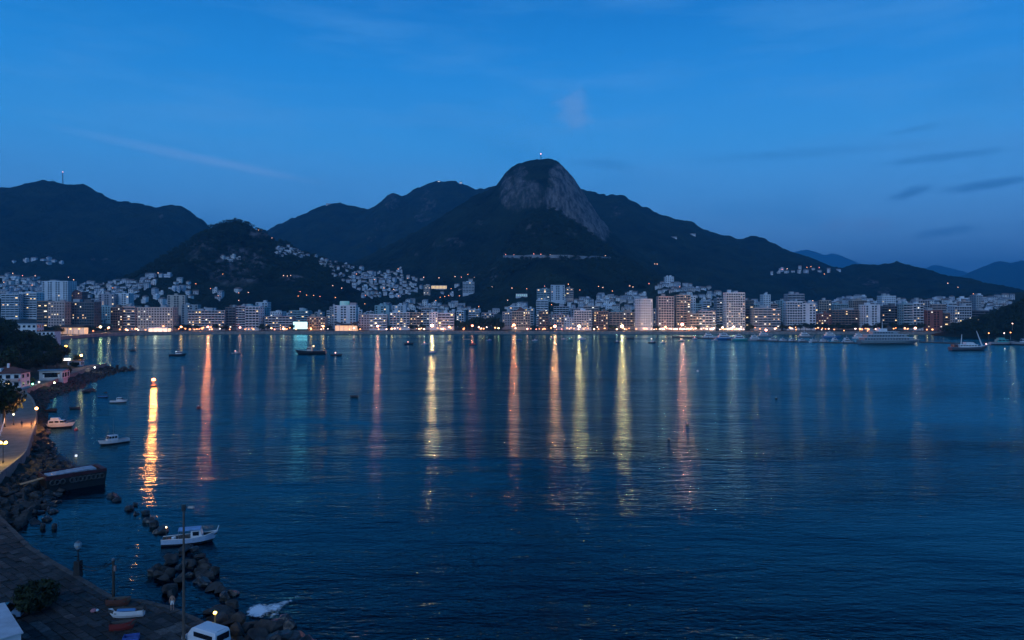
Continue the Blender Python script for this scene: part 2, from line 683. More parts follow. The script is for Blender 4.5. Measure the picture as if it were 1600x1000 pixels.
ROCKS = {  # bare rock: photo-position ellipses on that mountain (x, y, rx, ry, amount)
    'rock_dome_mountain': [(880, 275, 24, 24, .66), (890, 316, 40, 44, .82), (925, 345, 34, 40, .75), (803, 300, 26, 34, .58), (832, 305, 18, 28, .56), (940, 352, 14, 18, .8), (815, 268, 14, 10, .5), (700, 380, 30, 14, .42), (752, 352, 14, 12, .42), (655, 395, 24, 10, .38)],
    'conical_hill': [(375, 415, 46, 36, .60), (318, 398, 30, 34, .46), (405, 362, 18, 12, .62), (455, 434, 22, 6, .70), (350, 425, 30, 22, .5)],
    'wooded_front_hill': [(838, 355, 30, 16, .42), (893, 365, 16, 12, .40), (760, 425, 30, 18, .44), (870, 402, 95, 5, .6)],
    'middle_range': [(612, 315, 14, 18, .45), (668, 315, 18, 24, .42), (592, 350, 14, 14, .40), (660, 338, 16, 12, .45), (575, 370, 14, 12, .40)],
    'right_range': [(962, 330, 20, 12, .4)],
    'right_hill': [(1350, 443, 30, 12, .45), (1382, 456, 14, 10, .45)],
    'left_range': [(155, 408, 20, 10, .4), (252, 335, 8, 10, .42)],
}

for spec in MOUNT:
    (name, D, wf, wb, pw, amp, pts) = spec
    X, Z = PROF[name]
    step = 7.0 * max(.75, D / 2400.0)
    gx = np.arange(X[0], X[-1] + step, step)
    gy = np.arange(D - wf, D + wb * .55, step)
    xx, yy = np.meshgrid(gx, gy)
    zz = hill_h(spec, xx, yy)
    ny, nx = xx.shape
    co = np.stack([xx, yy, zz], -1).reshape(-1, 3).astype(np.float32)
    idx = np.arange(nx * ny).reshape(ny, nx)
    q = np.stack([idx[:-1, :-1], idx[:-1, 1:], idx[1:, 1:], idx[1:, :-1]], -1).reshape(-1, 4)
    keep = zz.reshape(-1)[q].max(1) > -11
    q = q[keep]
    me = bpy.data.meshes.new(name)
    me.vertices.add(len(co))
    me.vertices.foreach_set('co', co.ravel())
    me.loops.add(len(q) * 4)
    me.polygons.add(len(q))
    me.loops.foreach_set('vertex_index', q.ravel().astype(np.int32))
    me.polygons.foreach_set('loop_start', np.arange(0, len(q) * 4, 4, dtype=np.int32))
    me.polygons.foreach_set('loop_total', np.full(len(q), 4, np.int32))
    me.polygons.foreach_set('use_smooth', np.ones(len(q), bool))
    me.update(calc_edges=True)
    rk = np.zeros(len(co), np.float32)
    ppx = co[:, 0] / co[:, 1] * F + 800
    ppy = HZ - (co[:, 2] - CH) / co[:, 1] * F
    for (cx, cyy, rx, ry, a) in ROCKS.get(name, []):
        r2 = ((ppx - cx) / rx) ** 2 + ((ppy - cyy) / ry) ** 2
        rk = np.maximum(rk, a * np.clip(1.35 - r2 * .75, 0, 1)).astype(np.float32)
    at = me.attributes.new('rock', 'FLOAT', 'POINT')
    at.data.foreach_set('value', rk)
    me.materials.append(M_city if 'city' in name else M_forest)
    struct(link(name, me))

# land behind the bay: one sheet from the sea wall up to the foot of the mountains
gx = np.arange(-1500, 1501, 12.0)
gy = np.concatenate([np.arange(640, 960, 5.0), np.arange(960, 2400, 30.0)])
xx, yy = np.meshgrid(gx, gy)
zz = base_h(xx, yy)
ny, nx = xx.shape
idx = np.arange(nx * ny).reshape(ny, nx)
q = np.stack([idx[:-1, :-1], idx[:-1, 1:], idx[1:, 1:], idx[1:, :-1]], -1).reshape(-1, 4)
q = q[zz.reshape(-1)[q].min(1) > -5]
me = bpy.data.meshes.new('city_ground')
me.from_pydata(np.stack([xx, yy, zz - .05], -1).reshape(-1, 3).tolist(), [], q.tolist())
me.materials.append(mat('city_earth', (.02, .026, .016), rough=.9, c2=(.06, .06, .05), scale=.03))
struct(link('city_ground', me))

# sea wall and promenade of the far shore
SP = [(px, float(shore(px))) for px in list(range(30, 240, 8)) + list(range(240, 1720, 40))]
SPW = [Vector((wx(p, d), d, 0)) for p, d in SP]
prom = MB()
wall = MB()
beach = MB()
for a, b in zip(SPW[:-1], SPW[1:]):
    n = Vector((-(b - a).y, (b - a).x, 0)).normalized()
    wall.add([a + Vector((0, 0, -2)), b + Vector((0, 0, -2)), b + n * .6 + Vector((0, 0, 3.1)), a + n * .6 + Vector((0, 0, 3.1)),
              b + n * 1.4 + Vector((0, 0, 3.1)), a + n * 1.4 + Vector((0, 0, 3.1)), b + n * 1.4 + Vector((0, 0, 2.4)), a + n * 1.4 + Vector((0, 0, 2.4))],
             [(0, 1, 2, 3), (3, 2, 4, 5), (5, 4, 6, 7)])
    prom.quad(a + n * 1.4 + Vector((0, 0, 2.66)), b + n * 1.4 + Vector((0, 0, 2.66)), b + n * 16 + Vector((0, 0, 2.70)), a + n * 16 + Vector((0, 0, 2.70)))
    beach.quad(a + n * 16 + Vector((0, 0, 2.62)), b + n * 16 + Vector((0, 0, 2.62)), b + n * 42 + Vector((0, 0, 2.66)), a + n * 42 + Vector((0, 0, 2.66)))
struct(wall.build('sea_wall', mat('sea_wall_stone', (.26, .22, .20), rough=.85, var=.4, scale=.4)))
struct(prom.build('promenade', mat('promenade_paving', (.50, .42, .36), rough=.8, var=.3, scale=.3)))
struct(beach.build('road', mat('asphalt', (.05, .05, .05), rough=.8, var=.3, scale=.2)))


# ------------------------------------------------------------------ trees
def crown_mesh(name, rx, rz, n, leaf, m, lobes=7, seed=0):
    """a crown of many small leaf sprays spread through uneven lobes"""
    g = np.random.default_rng(seed)
    cs = []
    for i in range(lobes):
        a = g.uniform(0, 6.283)
        rr = g.uniform(.15, .62) * rx
        cs.append((math.cos(a) * rr, math.sin(a) * rr, g.uniform(-.35, .55) * rz, g.uniform(.36, .62)))
    cs.append((0, 0, .15 * rz, .7))
    cs = np.array(cs)
    k = g.integers(0, len(cs), n)
    d = g.normal(size=(n, 3))
    d /= np.linalg.norm(d, axis=1)[:, None]
    rad = g.uniform(.55, 1.08, n) ** .6
    c = np.stack([cs[k, 0] + d[:, 0] * rad * cs[k, 3] * rx, cs[k, 1] + d[:, 1] * rad * cs[k, 3] * rx, cs[k, 2] + d[:, 2] * rad * cs[k, 3] * rz], 1)
    u = g.normal(size=(n, 3))
    u /= np.linalg.norm(u, axis=1)[:, None]
    w = np.cross(u, d + .6 * g.normal(size=(n, 3)))
    w /= np.linalg.norm(w, axis=1)[:, None]
    s = (leaf * g.uniform(.6, 1.4, n))[:, None]
    v = np.stack([c - u * s, c - w * s * .55, c + u * s, c + w * s * .55], 1).reshape(-1, 3)
    f = np.arange(n * 4).reshape(-1, 4)
    me = bpy.data.meshes.new(name)
    me.from_pydata(v.tolist(), [], f.tolist())
    me.materials.append(m)
    return me


def trunk_mesh(name, h, r, seed=0):
    g = random.Random(seed)
    mb = MB()
    top = (g.uniform(-.3, .3), g.uniform(-.3, .3), h)
    mb.tube([(0, 0, -.4), (g.uniform(-.1, .1), g.uniform(-.1, .1), h * .5), top], [r * 1.3, r, r * .7], 6)
    for i in range(4):
        a = i * 1.6 + g.uniform(-.4, .4)
        mb.tube([top, (top[0] + math.cos(a) * h * .25, top[1] + math.sin(a) * h * .25, h * 1.3), (top[0] + math.cos(a) * h * .42, top[1] + math.sin(a) * h * .42, h * 1.55)], [r * .6, r * .4, r * .2], 4)
    return mb.mesh(name, M_bark)


FARCROWN = [crown_mesh('crown', 4.6, 3.4, 420, .75, M_leaf, 6, 10 + i) for i in range(4)]
FARTRUNK = [trunk_mesh('trunk', 3.6, .28, i) for i in range(2)]
NEARCROWN = [crown_mesh('crown', 5.0, 4.2, 2600, .42, (M_leaf, M_leaf2)[i % 2], 9, 30 + i) for i in range(4)]
NEARTRUNK = [trunk_mesh('trunk', 4.2, .3, 5 + i) for i in range(2)]


def tree(loc, s, label, group, near=False, cat='tree', squash=1.0):
    k = random.randrange(4)
    t = thing('tree', label, cat, loc, random.uniform(0, 6.28), group)
    t.scale = (s, s, s * squash)
    link('trunk', (NEARTRUNK if near else FARTRUNK)[k % 2], t)
    link('crown', (NEARCROWN if near else FARCROWN)[k], t, (0, 0, 6.6 if near else 5.6))
    return t


# ------------------------------------------------------------------ lamps
BULB = {}


def bulb_mesh(r, c, s, key):
    k = (round(r, 2), key, round(s, 1))
    if k not in BULB:
        BULB[k] = MB().ball((0, 0, 0), r, .8, 8, 5).mesh('bulb', glow('bulb_%s_%.1f' % (key, s), (c[0], c[1] * .6, c[2] * .5), s))
    return BULB[k]


POSTS = {}


def post_mesh(h, r=.14):
    k = (round(h, 1), r)
    if k not in POSTS:
        POSTS[k] = MB().lathe([(r * 1.8, -.2), (r * 1.6, .5), (r, .7), (r * .7, h)], n=6).mesh('post', M_grey)
    return POSTS[k]


def lamp(loc, h, r, colour, key, strength, label, group=None, power=0.0, spread=None, name='street_lamp', arm=0.0):
    t = thing(name, label, 'lamp', loc, 0, group)
    link('post', post_mesh(h), t)
    b = link('bulb', bulb_mesh(r, colour, strength, key), t, (arm, 0, h + r * .6))
    b.visible_shadow = False
    if power > 0:
        ld = bpy.data.lights.new('lamp_light', 'SPOT' if spread else 'POINT')
        ld.energy = power
        ld.color = (colour[0], colour[1] * .43, colour[2] * .24) if spread else (colour[0], colour[1] * .85, colour[2] * .7)   # floodlights reddened to make up for the water's reflection tint
        ld.shadow_soft_size = max(.25, r * .8)
        lo = link('lamp_light', ld, t, (arm, -.1, h + r * .6))
        if spread:
            ld.spot_size = R(spread)
            ld.spot_blend = .8
            lo.rotation_euler = (R(72), 0, math.pi)   # aimed out over the water
    return t


# ------------------------------------------------------------------ apartment blocks of the waterfront
WALLC = {
    'white': (.70, .70, .72), 'pale': (.58, .60, .64), 'grey': (.34, .35, .37), 'dark': (.13, .12, .125), 'brown': (.26, .155, .115), 'pink': (.52, .36, .31),
    'beige': (.58, .46, .39), 'red': (.28, .10, .075), 'teal': (.30, .42, .44), 'tan': (.42, .32, .26), 'mauve': (.40, .34, .36),
}
for k, c in WALLC.items():
    mat('wall_' + k, c, rough=.75, var=.14, scale=.12)
M_slab = mat('balcony_concrete', (.52, .52, .54), rough=.7, var=.15, scale=.2)
M_roofclutter = mat('roof_plant', (.45, .45, .47), rough=.7, var=.3, scale=.2)
M_redtile = mat('red_tile', (.16, .06, .045), rough=.8, var=.3, scale=.5)
FAC = {}


def block(px0, px1, top, bot, D, wall, style, label, depth=15.0, rz=0.0, roof=None, lit=2, cat='apartment block', name='apartment_block', side=None, zbase=None):
    W = (px1 - px0) / F * D
    xc = wx((px0 + px1) / 2, D)
    z0 = float(wz(bot, D)) if zbase is None else zbase
    z0 = min(z0, float(H_all(np.array([xc]), np.array([D + 6.0]))[0]) + .5) if zbase is None else z0
    Ht = wz(top, D) - z0
    rr = random.Random(int(px0 * 31 + top * 7))
    t = thing(name, label, cat, (xc, D, z0), rz)
    wm = MATS['wall_' + wall]
    nf = max(2, round(Ht / 3.15))
    fh = Ht / nf
    w2 = W / 2
    body = MB().box(-w2, w2, 0, depth, -4, Ht)
    # parapet, stair head and tanks on the roof
    body.box(-w2, w2, 0, .3, Ht, Ht + .9)
    body.box(-w2, -w2 + .3, .3, depth, Ht, Ht + .9)
    body.box(w2 - .3, w2, .3, depth, Ht, Ht + .9)
    body.build('wall', wm, t)
    if roof != 'none':
        n = rr.choice((1, 2, 2))
        for i in range(n):
            cx = rr.uniform(-w2 * .55, w2 * .55)
            ww = rr.uniform(.12, .26) * W
            MB().box(cx - ww / 2, cx + ww / 2, depth * .3 + i, depth * .7 + i * .5, Ht + .002 * i, Ht + rr.uniform(2.2, 4.4)).build('roof_house', wm if rr.random() < .5 else M_roofclutter, t)
    # storeys
    key = (round(W, 1), style, round(fh, 2), wall)
    if key not in FAC:
        wn_ = MB()
        sl = MB()
        bay = {'grid': 3.0, 'band': 5.5, 'balc': 4.2, 'strip': 3.6, 'punch': 3.4, 'tower': 3.8}.get(style, 3.4)
        nb = max(2, round(W / bay))
        bw = W / nb
        for i in range(nb):
            x0 = -w2 + i * bw
            if style == 'band':
                a, b, c, d = .04, .96, .28, .80
            elif style == 'grid':
                a, b, c, d = .14, .86, .20, .84
            elif style == 'balc':
                a, b, c, d = .08, .92, .36, .94
            elif style in ('strip', 'tower'):
                if i % 3 == 1 and nb > 2:
                    continue
                a, b, c, d = .18, .82, .22, .78
            else:
                a, b, c, d = .26, .74, .30, .76
            # recessed pane with reveals standing proud
            wn_.box(x0 + a * bw, x0 + b * bw, -.03, .2, c * fh, d * fh)
        if style in ('band', 'balc', 'grid'):
            sl.box(-w2 - .05, w2 + .05, -(1.1 if style == 'balc' else .30), -.035, -.12, .32 if style == 'balc' else .14)
            if style == 'balc':
                sl.box(-w2 - .05, w2 + .05, -1.1, -1.0, .32, .98)
            if style == 'grid':
                for i in range(nb + 1):
                    sl.box(-w2 + i * bw - .16, -w2 + i * bw + .16, -.28, -.04, .14, fh - .12)
        else:
            sl.box(-w2, w2, -.12, -.032, -.10, .10)
        # windows on the flank too
        ns = max(2, int(depth / 4.5))
        for sgn in (-1, 1):
            for i in range(ns):
                y0 = (i + .3) * depth / ns
                xs = sgn * w2
                wn_.box(min(xs, xs + sgn * .03) - (0 if sgn > 0 else 0), max(xs, xs + sgn * .03), y0, y0 + depth / ns * .4, .3 * fh, .76 * fh)
        FAC[key] = (wn_.mesh('window_row', M_glass), sl.mesh('floor_edge', M_slab if style in ('band', 'balc', 'grid') and wall not in ('brown', 'dark', 'red', 'tan') else wm), bw, nb)
    wmesh, smesh, bw, nb = FAC[key]
    start = 1 if Ht > 14 else 0
    for i in range(start, nf):
        stuffpart(link('window_row', wmesh, t, (0, 0, i * fh)))
        link('floor_edge', smesh, t, (0, 0, i * fh))
    if style in ('strip', 'tower'):        # vertical piers
        for i in range(0, nb + 1, 3 if nb > 3 else nb):
            x = -w2 + min(i, nb) * bw
            MB().box(x - .5, x + .5, -.55, -.04, -2, Ht + .4).build('pier', wm, t)
    for i in range(lit * 2 + (1 if Ht > 16 else 0)):
        k = rr.randrange(nb)
        f = rr.randrange(start, nf)
        x0 = -w2 + k * bw
        wf_ = rr.uniform(.28, .55)
        MB().box(x0 + .5 * bw - wf_ * bw / 2, x0 + .5 * bw + wf_ * bw / 2, -.10, -.04, f * fh + .34 * fh, f * fh + rr.uniform(.62, .76) * fh).build('lit_window', M_lit[rr.randrange(4)], t)
    return t


BL = [
    # px0 px1 top bot D wall style label [kwargs]
    (3, 28, 460, 500, 985, 'pale', 'band', 'pale block with dark bands at the far left above the wooded slope', dict(rz=.15)),
    (28, 58, 458, 500, 1000, 'white', 'band', 'white banded block left of the brown pair, behind the wooded slope', dict(rz=-.1)),
    (66, 106, 440, 480, 1080, 'white', 'tower', 'tall white ribbed tower rising behind the brown block on the left', dict(depth=22, lit=0)),
    (107, 128, 457, 480, 1090, 'red', 'punch', 'red brick block with an orange light beside the tall white tower', dict(lit=3)),
    (58, 75, 471, 515, 860, 'brown', 'band', 'narrow brown wing at the left end of the brown block', dict(rz=.12)),
    (75, 101, 472, 515, 855, 'pink', 'punch', 'pinkish brown block standing left of the dark gridded block', dict(lit=4)),
    (101, 147, 473, 515, 868, 'dark', 'grid', 'dark wide gridded block on the left part of the waterfront', dict(lit=6)),
    (148, 176, 479, 500, 1010, 'teal', 'punch', 'low pale blue block half hidden by trees, right of the gridded block', dict(lit=0)),
    (155, 178, 460, 484, 1080, 'mauve', 'strip', 'mauve tower with three lit windows behind the pale blue block', dict(lit=3)),
    (182, 201, 459, 484, 1090, 'white', 'strip', 'slim white ribbed tower just right of the mauve tower', dict(lit=0)),
    (173, 191, 481, 517, 895, 'brown', 'grid', 'brown gridded block at the left of the beige row', dict(lit=3)),
    (191, 211, 480, 517, 897, 'pink', 'band', 'pink banded block between the brown gridded block and the long beige block', dict(lit=2)),
    (211, 270, 481, 517, 900, 'beige', 'punch', 'long beige slab with columns of small windows behind the lit pavilion', dict(lit=5)),
    (263, 288, 462, 486, 1040, 'beige', 'strip', 'beige and white ribbed tower rising behind the long beige slab', dict(lit=0, rz=.2)),
    (294, 351, 486, 517, 915, 'grey', 'balc', 'wide grey block of continuous balconies with several lit rooms', dict(lit=8)),
    (352, 368, 481, 517, 920, 'dark', 'balc', 'dark narrow balcony tower right of the wide balcony block', dict(lit=0)),
    (368, 383, 479, 517, 922, 'mauve', 'balc', 'mauve narrow tower between the dark and the white balcony towers', dict(lit=1)),
    (383, 405, 480, 517, 918, 'white', 'balc', 'bright white balcony tower at the right end of the tower trio', dict(lit=0, rz=-.12)),
    (400, 418, 473, 497, 1030, 'pale', 'strip', 'pale slim tower behind the bright white balcony tower', dict(lit=0)),
    (414, 457, 495, 518, 925, 'mauve', 'balc', 'low wide mauve hotel left of the glowing screen', dict(lit=5)),
    (452, 482, 486, 504, 985, 'teal', 'band', 'low block with blue lit roof behind the glowing screen', dict(lit=2)),
    (480, 508, 496, 518, 925, 'tan', 'grid', 'tan hotel immediately right of the glowing screen', dict(lit=5)),
    (515, 522, 480, 512, 960, 'grey', 'punch', 'thin grey tower against the white ribbed tower with green top', dict(lit=0)),
    (522, 556, 478, 508, 955, 'white', 'tower', 'white ribbed tower with dark stripes and a green drum on top', dict(lit=0, roof='none')),
    (560, 577, 492, 518, 925, 'mauve', 'punch', 'mauve blind gabled block left of the white banded block', dict(lit=0)),
    (577, 604, 492, 518, 922, 'white', 'band', 'white banded six storey block behind a bright orange lamp', dict(lit=4)),
    (586, 608, 478, 494, 1020, 'teal', 'strip', 'pair of pale blue ribbed towers behind the white banded block', dict(lit=0)),
    (609, 640, 489, 515, 930, 'white', 'balc', 'white balcony block with a blank left flank in the middle left', dict(lit=3, rz=.1)),
    (640, 656, 489, 512, 935, 'tan', 'balc', 'tan balcony block squeezed between two white ones', dict(lit=2)),
    (657, 671, 489, 512, 940, 'mauve', 'balc', 'small mauve block left of the narrow white tower by the brightest lamp', dict(lit=2)),
    (671, 684, 488, 515, 925, 'white', 'punch', 'narrow white tower right behind the brightest central lamp', dict(lit=1)),
    (684, 709, 490, 515, 928, 'pale', 'band', 'pale wide banded block at the left edge of the dark park', dict(lit=3)),
    (785, 800, 488, 512, 950, 'mauve', 'punch', 'mauve block with blind flank at the right edge of the dark park', dict(lit=1)),
    (800, 828, 487, 515, 930, 'tan', 'grid', 'tan hotel with a small hipped roof behind the orange lamp cluster', dict(lit=5, roof='hip')),
    (842, 857, 487, 514, 935, 'brown', 'balc', 'brown balcony block standing alone right of the tan hotel', dict(lit=2)),
    (858, 866, 492, 515, 945, 'grey', 'punch', 'thin grey block right beside the brown balcony block', dict(lit=0)),
    (866, 881, 492, 515, 938, 'mauve', 'grid', 'mauve gridded block behind the orange pink lamp', dict(lit=2)),
    (882, 897, 497, 515, 935, 'pale', 'punch', 'small pale block left of the white gridded block', dict(lit=1)),
    (897, 924, 486, 514, 925, 'white', 'grid', 'bright white gridded block behind the yellow lamp in the middle', dict(lit=3)),
    (928, 950, 487, 513, 935, 'brown', 'grid', 'brown block with purple lit windows right of the white gridded block', dict(lit=6)),
    (952, 1000, 489, 514, 950, 'tan', 'balc', 'wide tan balcony block left of the tall white corner tower', dict(lit=3)),
    (1000, 1021, 468, 515, 920, 'white', 'punch', 'tall white corner tower with bright blank edge, start of the tower group', dict(lit=1, rz=.35)),
    (1029, 1053, 464, 516, 925, 'pink', 'grid', 'tall pink gridded tower second in the tower group', dict(lit=2)),
    (1057, 1079, 462, 516, 928, 'tan', 'balc', 'tall tan balcony tower with lit penthouse, third in the tower group', dict(lit=5)),
    (1079, 1087, 463, 500, 950, 'white', 'punch', 'white blank slab behind the tall tan balcony tower', dict(lit=0)),
    (1078, 1092, 491, 516, 915, 'tan', 'balc', 'low tan block at the foot of the tall tan tower', dict(lit=1)),
    (1092, 1118, 487, 516, 918, 'mauve', 'balc', 'stepped mauve block between the tall tan and the tallest white tower', dict(lit=4)),
    (1120, 1133, 467, 514, 950, 'grey', 'balc', 'narrow grey tower left of the tallest white tower', dict(lit=2)),
    (1135, 1164, 458, 514, 922, 'white', 'grid', 'tallest white gridded tower on the right with yellow lit rooms', dict(lit=8)),
    (1164, 1178, 470, 514, 945, 'dark', 'band', 'dark block in the shade of the tallest white tower', dict(lit=2)),
    (1178, 1220, 482, 515, 920, 'grey', 'band', 'wide grey banded block behind the marina with lit top floor', dict(lit=5)),
    (1193, 1204, 461, 485, 1040, 'white', 'punch', 'slim white tower behind the wide grey banded block', dict(lit=0)),
    (1231, 1257, 460, 480, 1000, 'mauve', 'band', 'mauve penthouse block behind the white square gridded tower', dict(lit=2)),
    (1230, 1254, 472, 512, 925, 'white', 'grid', 'white square gridded tower above the marina trees', dict(lit=0)),
    (1255, 1274, 475, 510, 922, 'pale', 'tower', 'pale ribbed tower with blank right flank above the marina trees', dict(lit=0, rz=-.3)),
    (1275, 1299, 491, 512, 930, 'red', 'punch', 'low red brick block with small lit windows behind the marina', dict(lit=4)),
    (1300, 1346, 485, 514, 935, 'brown', 'balc', 'wide dark brown balcony block behind the moored yachts', dict(lit=2)),
    (1352, 1376, 477, 513, 922, 'white', 'strip', 'white tower with blank edges right of the wide dark brown block', dict(lit=0, rz=.12)),
    (1378, 1412, 479, 514, 940, 'dark', 'balc', 'dark wide block of balconies left of the twin toned tower', dict(lit=3)),
    (1378, 1400, 463, 480, 1090, 'white', 'punch', 'white hillside block with stepped right side and red roof light', dict(lit=0)),
    (1412, 1427, 476, 514, 922, 'teal', 'balc', 'blue green left half of the twin toned tower', dict(lit=0)),
    (1427, 1443, 475, 514, 918, 'white', 'balc', 'bright white right half of the twin toned tower', dict(lit=1)),
    (1449, 1473, 486, 516, 912, 'red', 'strip', 'red brick tower with pale stripes near the right headland', dict(lit=1)),
    (1475, 1491, 490, 516, 925, 'brown', 'band', 'dark brown block right of the red brick tower', dict(lit=2)),
    (1492, 1518, 479, 516, 915, 'pale', 'grid', 'pale gridded tower with lit corner rooms nearest the right headland', dict(lit=5)),
    (1518, 1545, 486, 510, 950, 'dark', 'band', 'dark banded block half behind the right headland', dict(lit=2)),
    (1525, 1533, 462, 484, 1080, 'grey', 'punch', 'slim grey tower above the roofs near the right headland', dict(lit=0)),
    (861, 882, 446, 460, 1290, 'pale', 'tower', 'pale windowless slab standing alone on the slope under the lit road', dict(lit=0, roof='none', depth=12)),
    (839, 859, 452, 466, 1290, 'teal', 'band', 'low pale block with yellow lights left of the windowless slab', dict(lit=3)),
    (884, 896, 451, 459, 1300, 'pink', 'band', 'small pink block right of the windowless slab', dict(lit=1)),
    (1040, 1053, 433, 443, 1345, 'white', 'punch', 'small white cubic block alone on top of the hill above the tower group', dict(lit=0)),
    (662, 672, 446, 457, 1420, 'tan', 'punch', 'yellow lit narrow block at the foot of the wooded hill', dict(lit=2)),
    (723, 741, 441, 448, 1500, 'pale', 'band', 'long pale low block on the slope right of the yellow lit school', dict(lit=0)),
]
for b in BL:
    kw = b[8] if len(b) > 8 else {}
    hip = kw.get('roof') == 'hip'
    t = block(*b[:8], **kw)
    if hip:
        W = (b[1] - b[0]) / F * b[4]
        z = wz(b[2], b[4]) - t.location.z
        MB().add([(-W * .3, 2, z + 1), (W * .3, 2, z + 1), (W * .3, 12, z + 1), (-W * .3, 12, z + 1), (0, 7, z + 6)],
                 [(0, 1, 4), (1, 2, 4), (2, 3, 4), (3, 0, 4), (3, 2, 1, 0)]).build('roof', M_redtile, t)
    if 'green drum' in b[7]:
        z = wz(b[2], b[4]) - t.location.z
        MB().lathe([(6.3, 0), (6.3, 4.6), (5.6, 5.4)], (-2, 7, z + .9), 16).build('roof_drum', glow('green_drum', (.03, .30, .27), .35), t)
        MB().box(5.5, 14, 3, 11, z + .9, z + 4.2).build('stair_head', MATS['wall_mauve'], t)

# second row: plain mid-rise blocks that close the gaps between the front ones
rs = random.Random(21)
LBS = set()
STW = dict(band='banded', grid='gridded', punch='plain', balc='balconied', strip='ribbed')


def cutlabel(t):
    t = t.split(' of the ')[0]
    for w_ in (' on ', ' left ', ' at ', ' just ', ' between ', ' behind ', ' right ', ' in ', ' immediately ', ' against ', ' beside ', ' standing ', ' half ', ' above ', ' near', ' second ', ' start ', ',', ' squeezed '):
        t = t.split(w_)[0]
    w_ = t.split()[:6]
    while w_[-1] in ('of', 'with', 'and', 'a', 'the', 'small'):
        w_.pop()
    return ' '.join(w_)


px = 108.0
while px < 1520:
    w = rs.uniform(11, 24)
    D = rs.uniform(985, 1075)
    top = rs.gauss(483, 5) if not 705 < px < 790 else rs.gauss(487, 3)
    if px > 1000:
        top -= 5
    if 640 < px < 830 and rs.random() < .35:
        px += w
        continue
    wc = rs.choice(('white', 'pale', 'pale', 'grey', 'mauve', 'pink', 'teal', 'tan'))
    st = rs.choice(('band', 'grid', 'punch', 'balc', 'strip'))
    fb = min((b for b in BL if b[4] < 980), key=lambda b: abs((b[0] + b[1]) / 2 - px - w / 2))
    off = px + w / 2 - (fb[0] + fb[1]) / 2
    lb = '%s %s mid-rise block seen %s the %s' % (wc, STW[st], 'left above' if off < -4 else ('right above' if off > 4 else 'over'), cutlabel(fb[7]))
    while lb in LBS:
        lb = 'smaller ' + lb
    LBS.add(lb)
    block(px, px + w, max(470, top), 512, D, wc, st, lb, depth=13, rz=rs.uniform(-.25, .25), lit=rs.choice((0, 0, 1, 2)))['group'] = 'second row of mid-rise blocks'
    px += w + rs.uniform(1, 9)

# ------------------------------------------------------------------ pavilions, screen, small lit buildings on the waterfront
def pavilion(px0, px1, top, bot, D, colour, s, label, roofc='white_paint', curved=False, name='pavilion'):
    W = (px1 - px0) / F * D
    x = wx((px0 + px1) / 2, D)
    z0 = 2.7
    h = wz(top, D) - z0
    t = thing(name, label, 'pavilion', (x, D, z0))
    MB().box(-W / 2 + .5, W / 2 - .5, 1.0, 9, -.2, h * .72).build('lit_hall', glow('hall_%d' % px0, colour, s), t)
    n = max(4, int(W / 5))
    cm = MB().box(-.25, .25, 0, .5, -.2, h * .75).mesh('column', M_white)
    for i in range(n + 1):
        link('column', cm, t, (-W / 2 + .3 + (W - .6) * i / n, 0, 0))
    rf = MB()
    k = 8
    for i in range(k):
        a0, a1 = i / k, (i + 1) / k
        c0, c1 = ((.35 * abs(2 * a0 - 1) ** 2, .35 * abs(2 * a1 - 1) ** 2) if curved else (0, 0))
        x0, x1 = -W / 2 - .6 + (W + 1.2) * a0, -W / 2 - .6 + (W + 1.2) * a1
        rf.add([(x0, -.8, h * (.76 + c0)), (x1, -.8, h * (.76 + c1)), (x1, 10, h * (.76 + c1)), (x0, 10, h * (.76 + c0)),
                (x0, -.8, h * (1 + c0)), (x1, -.8, h * (1 + c1)), (x1, 10, h * (1 + c1)), (x0, 10, h * (1 + c0))],
               [(0, 3, 2, 1), (4, 5, 6, 7), (0, 1, 5, 4), (2, 3, 7, 6)])
    rf.build('roof', MATS[roofc], t)
    return t


mat('dark_roof', (.05, .045, .05), rough=.7)
t = pavilion(231, 262, 511.5, 519, 872, (1.0, .62, .42), 1.5, 'brightly lit white pavilion on the promenade in front of the long beige slab')
ld = bpy.data.lights.new('hall_light', 'POINT')
ld.energy = 1300
ld.color = (1, .45, .28)
ld.shadow_soft_size = 2
link('hall_light', ld, t, (0, -6, 5))
pavilion(523, 558, 506, 517, 905, (1.0, .46, .12), .9, 'orange lit restaurant with a curved dark roof below the green topped tower', 'dark_roof', True)
pavilion(88, 131, 508.5, 514, 800, (1.0, .50, .22), .35, 'long low restaurant with warm lights below the brown block', 'dark_roof')
t = thing('screen', 'large glowing cyan white screen facing the bay', 'screen', (wx(469, 912), 912, 2.7))
W = 22 / F * 912
MB().box(-W / 2, W / 2, 0, .6, wz(514, 912) - 2.7, wz(503, 912) - 2.7).build('display', glow('screen_glow', (.50, .93, 1.0), 1.6), t)
MB().box(-W / 2 - .5, W / 2 + .5, .65, 4.0, -.3, wz(502, 912) - 2.7).build('housing', M_dark, t)
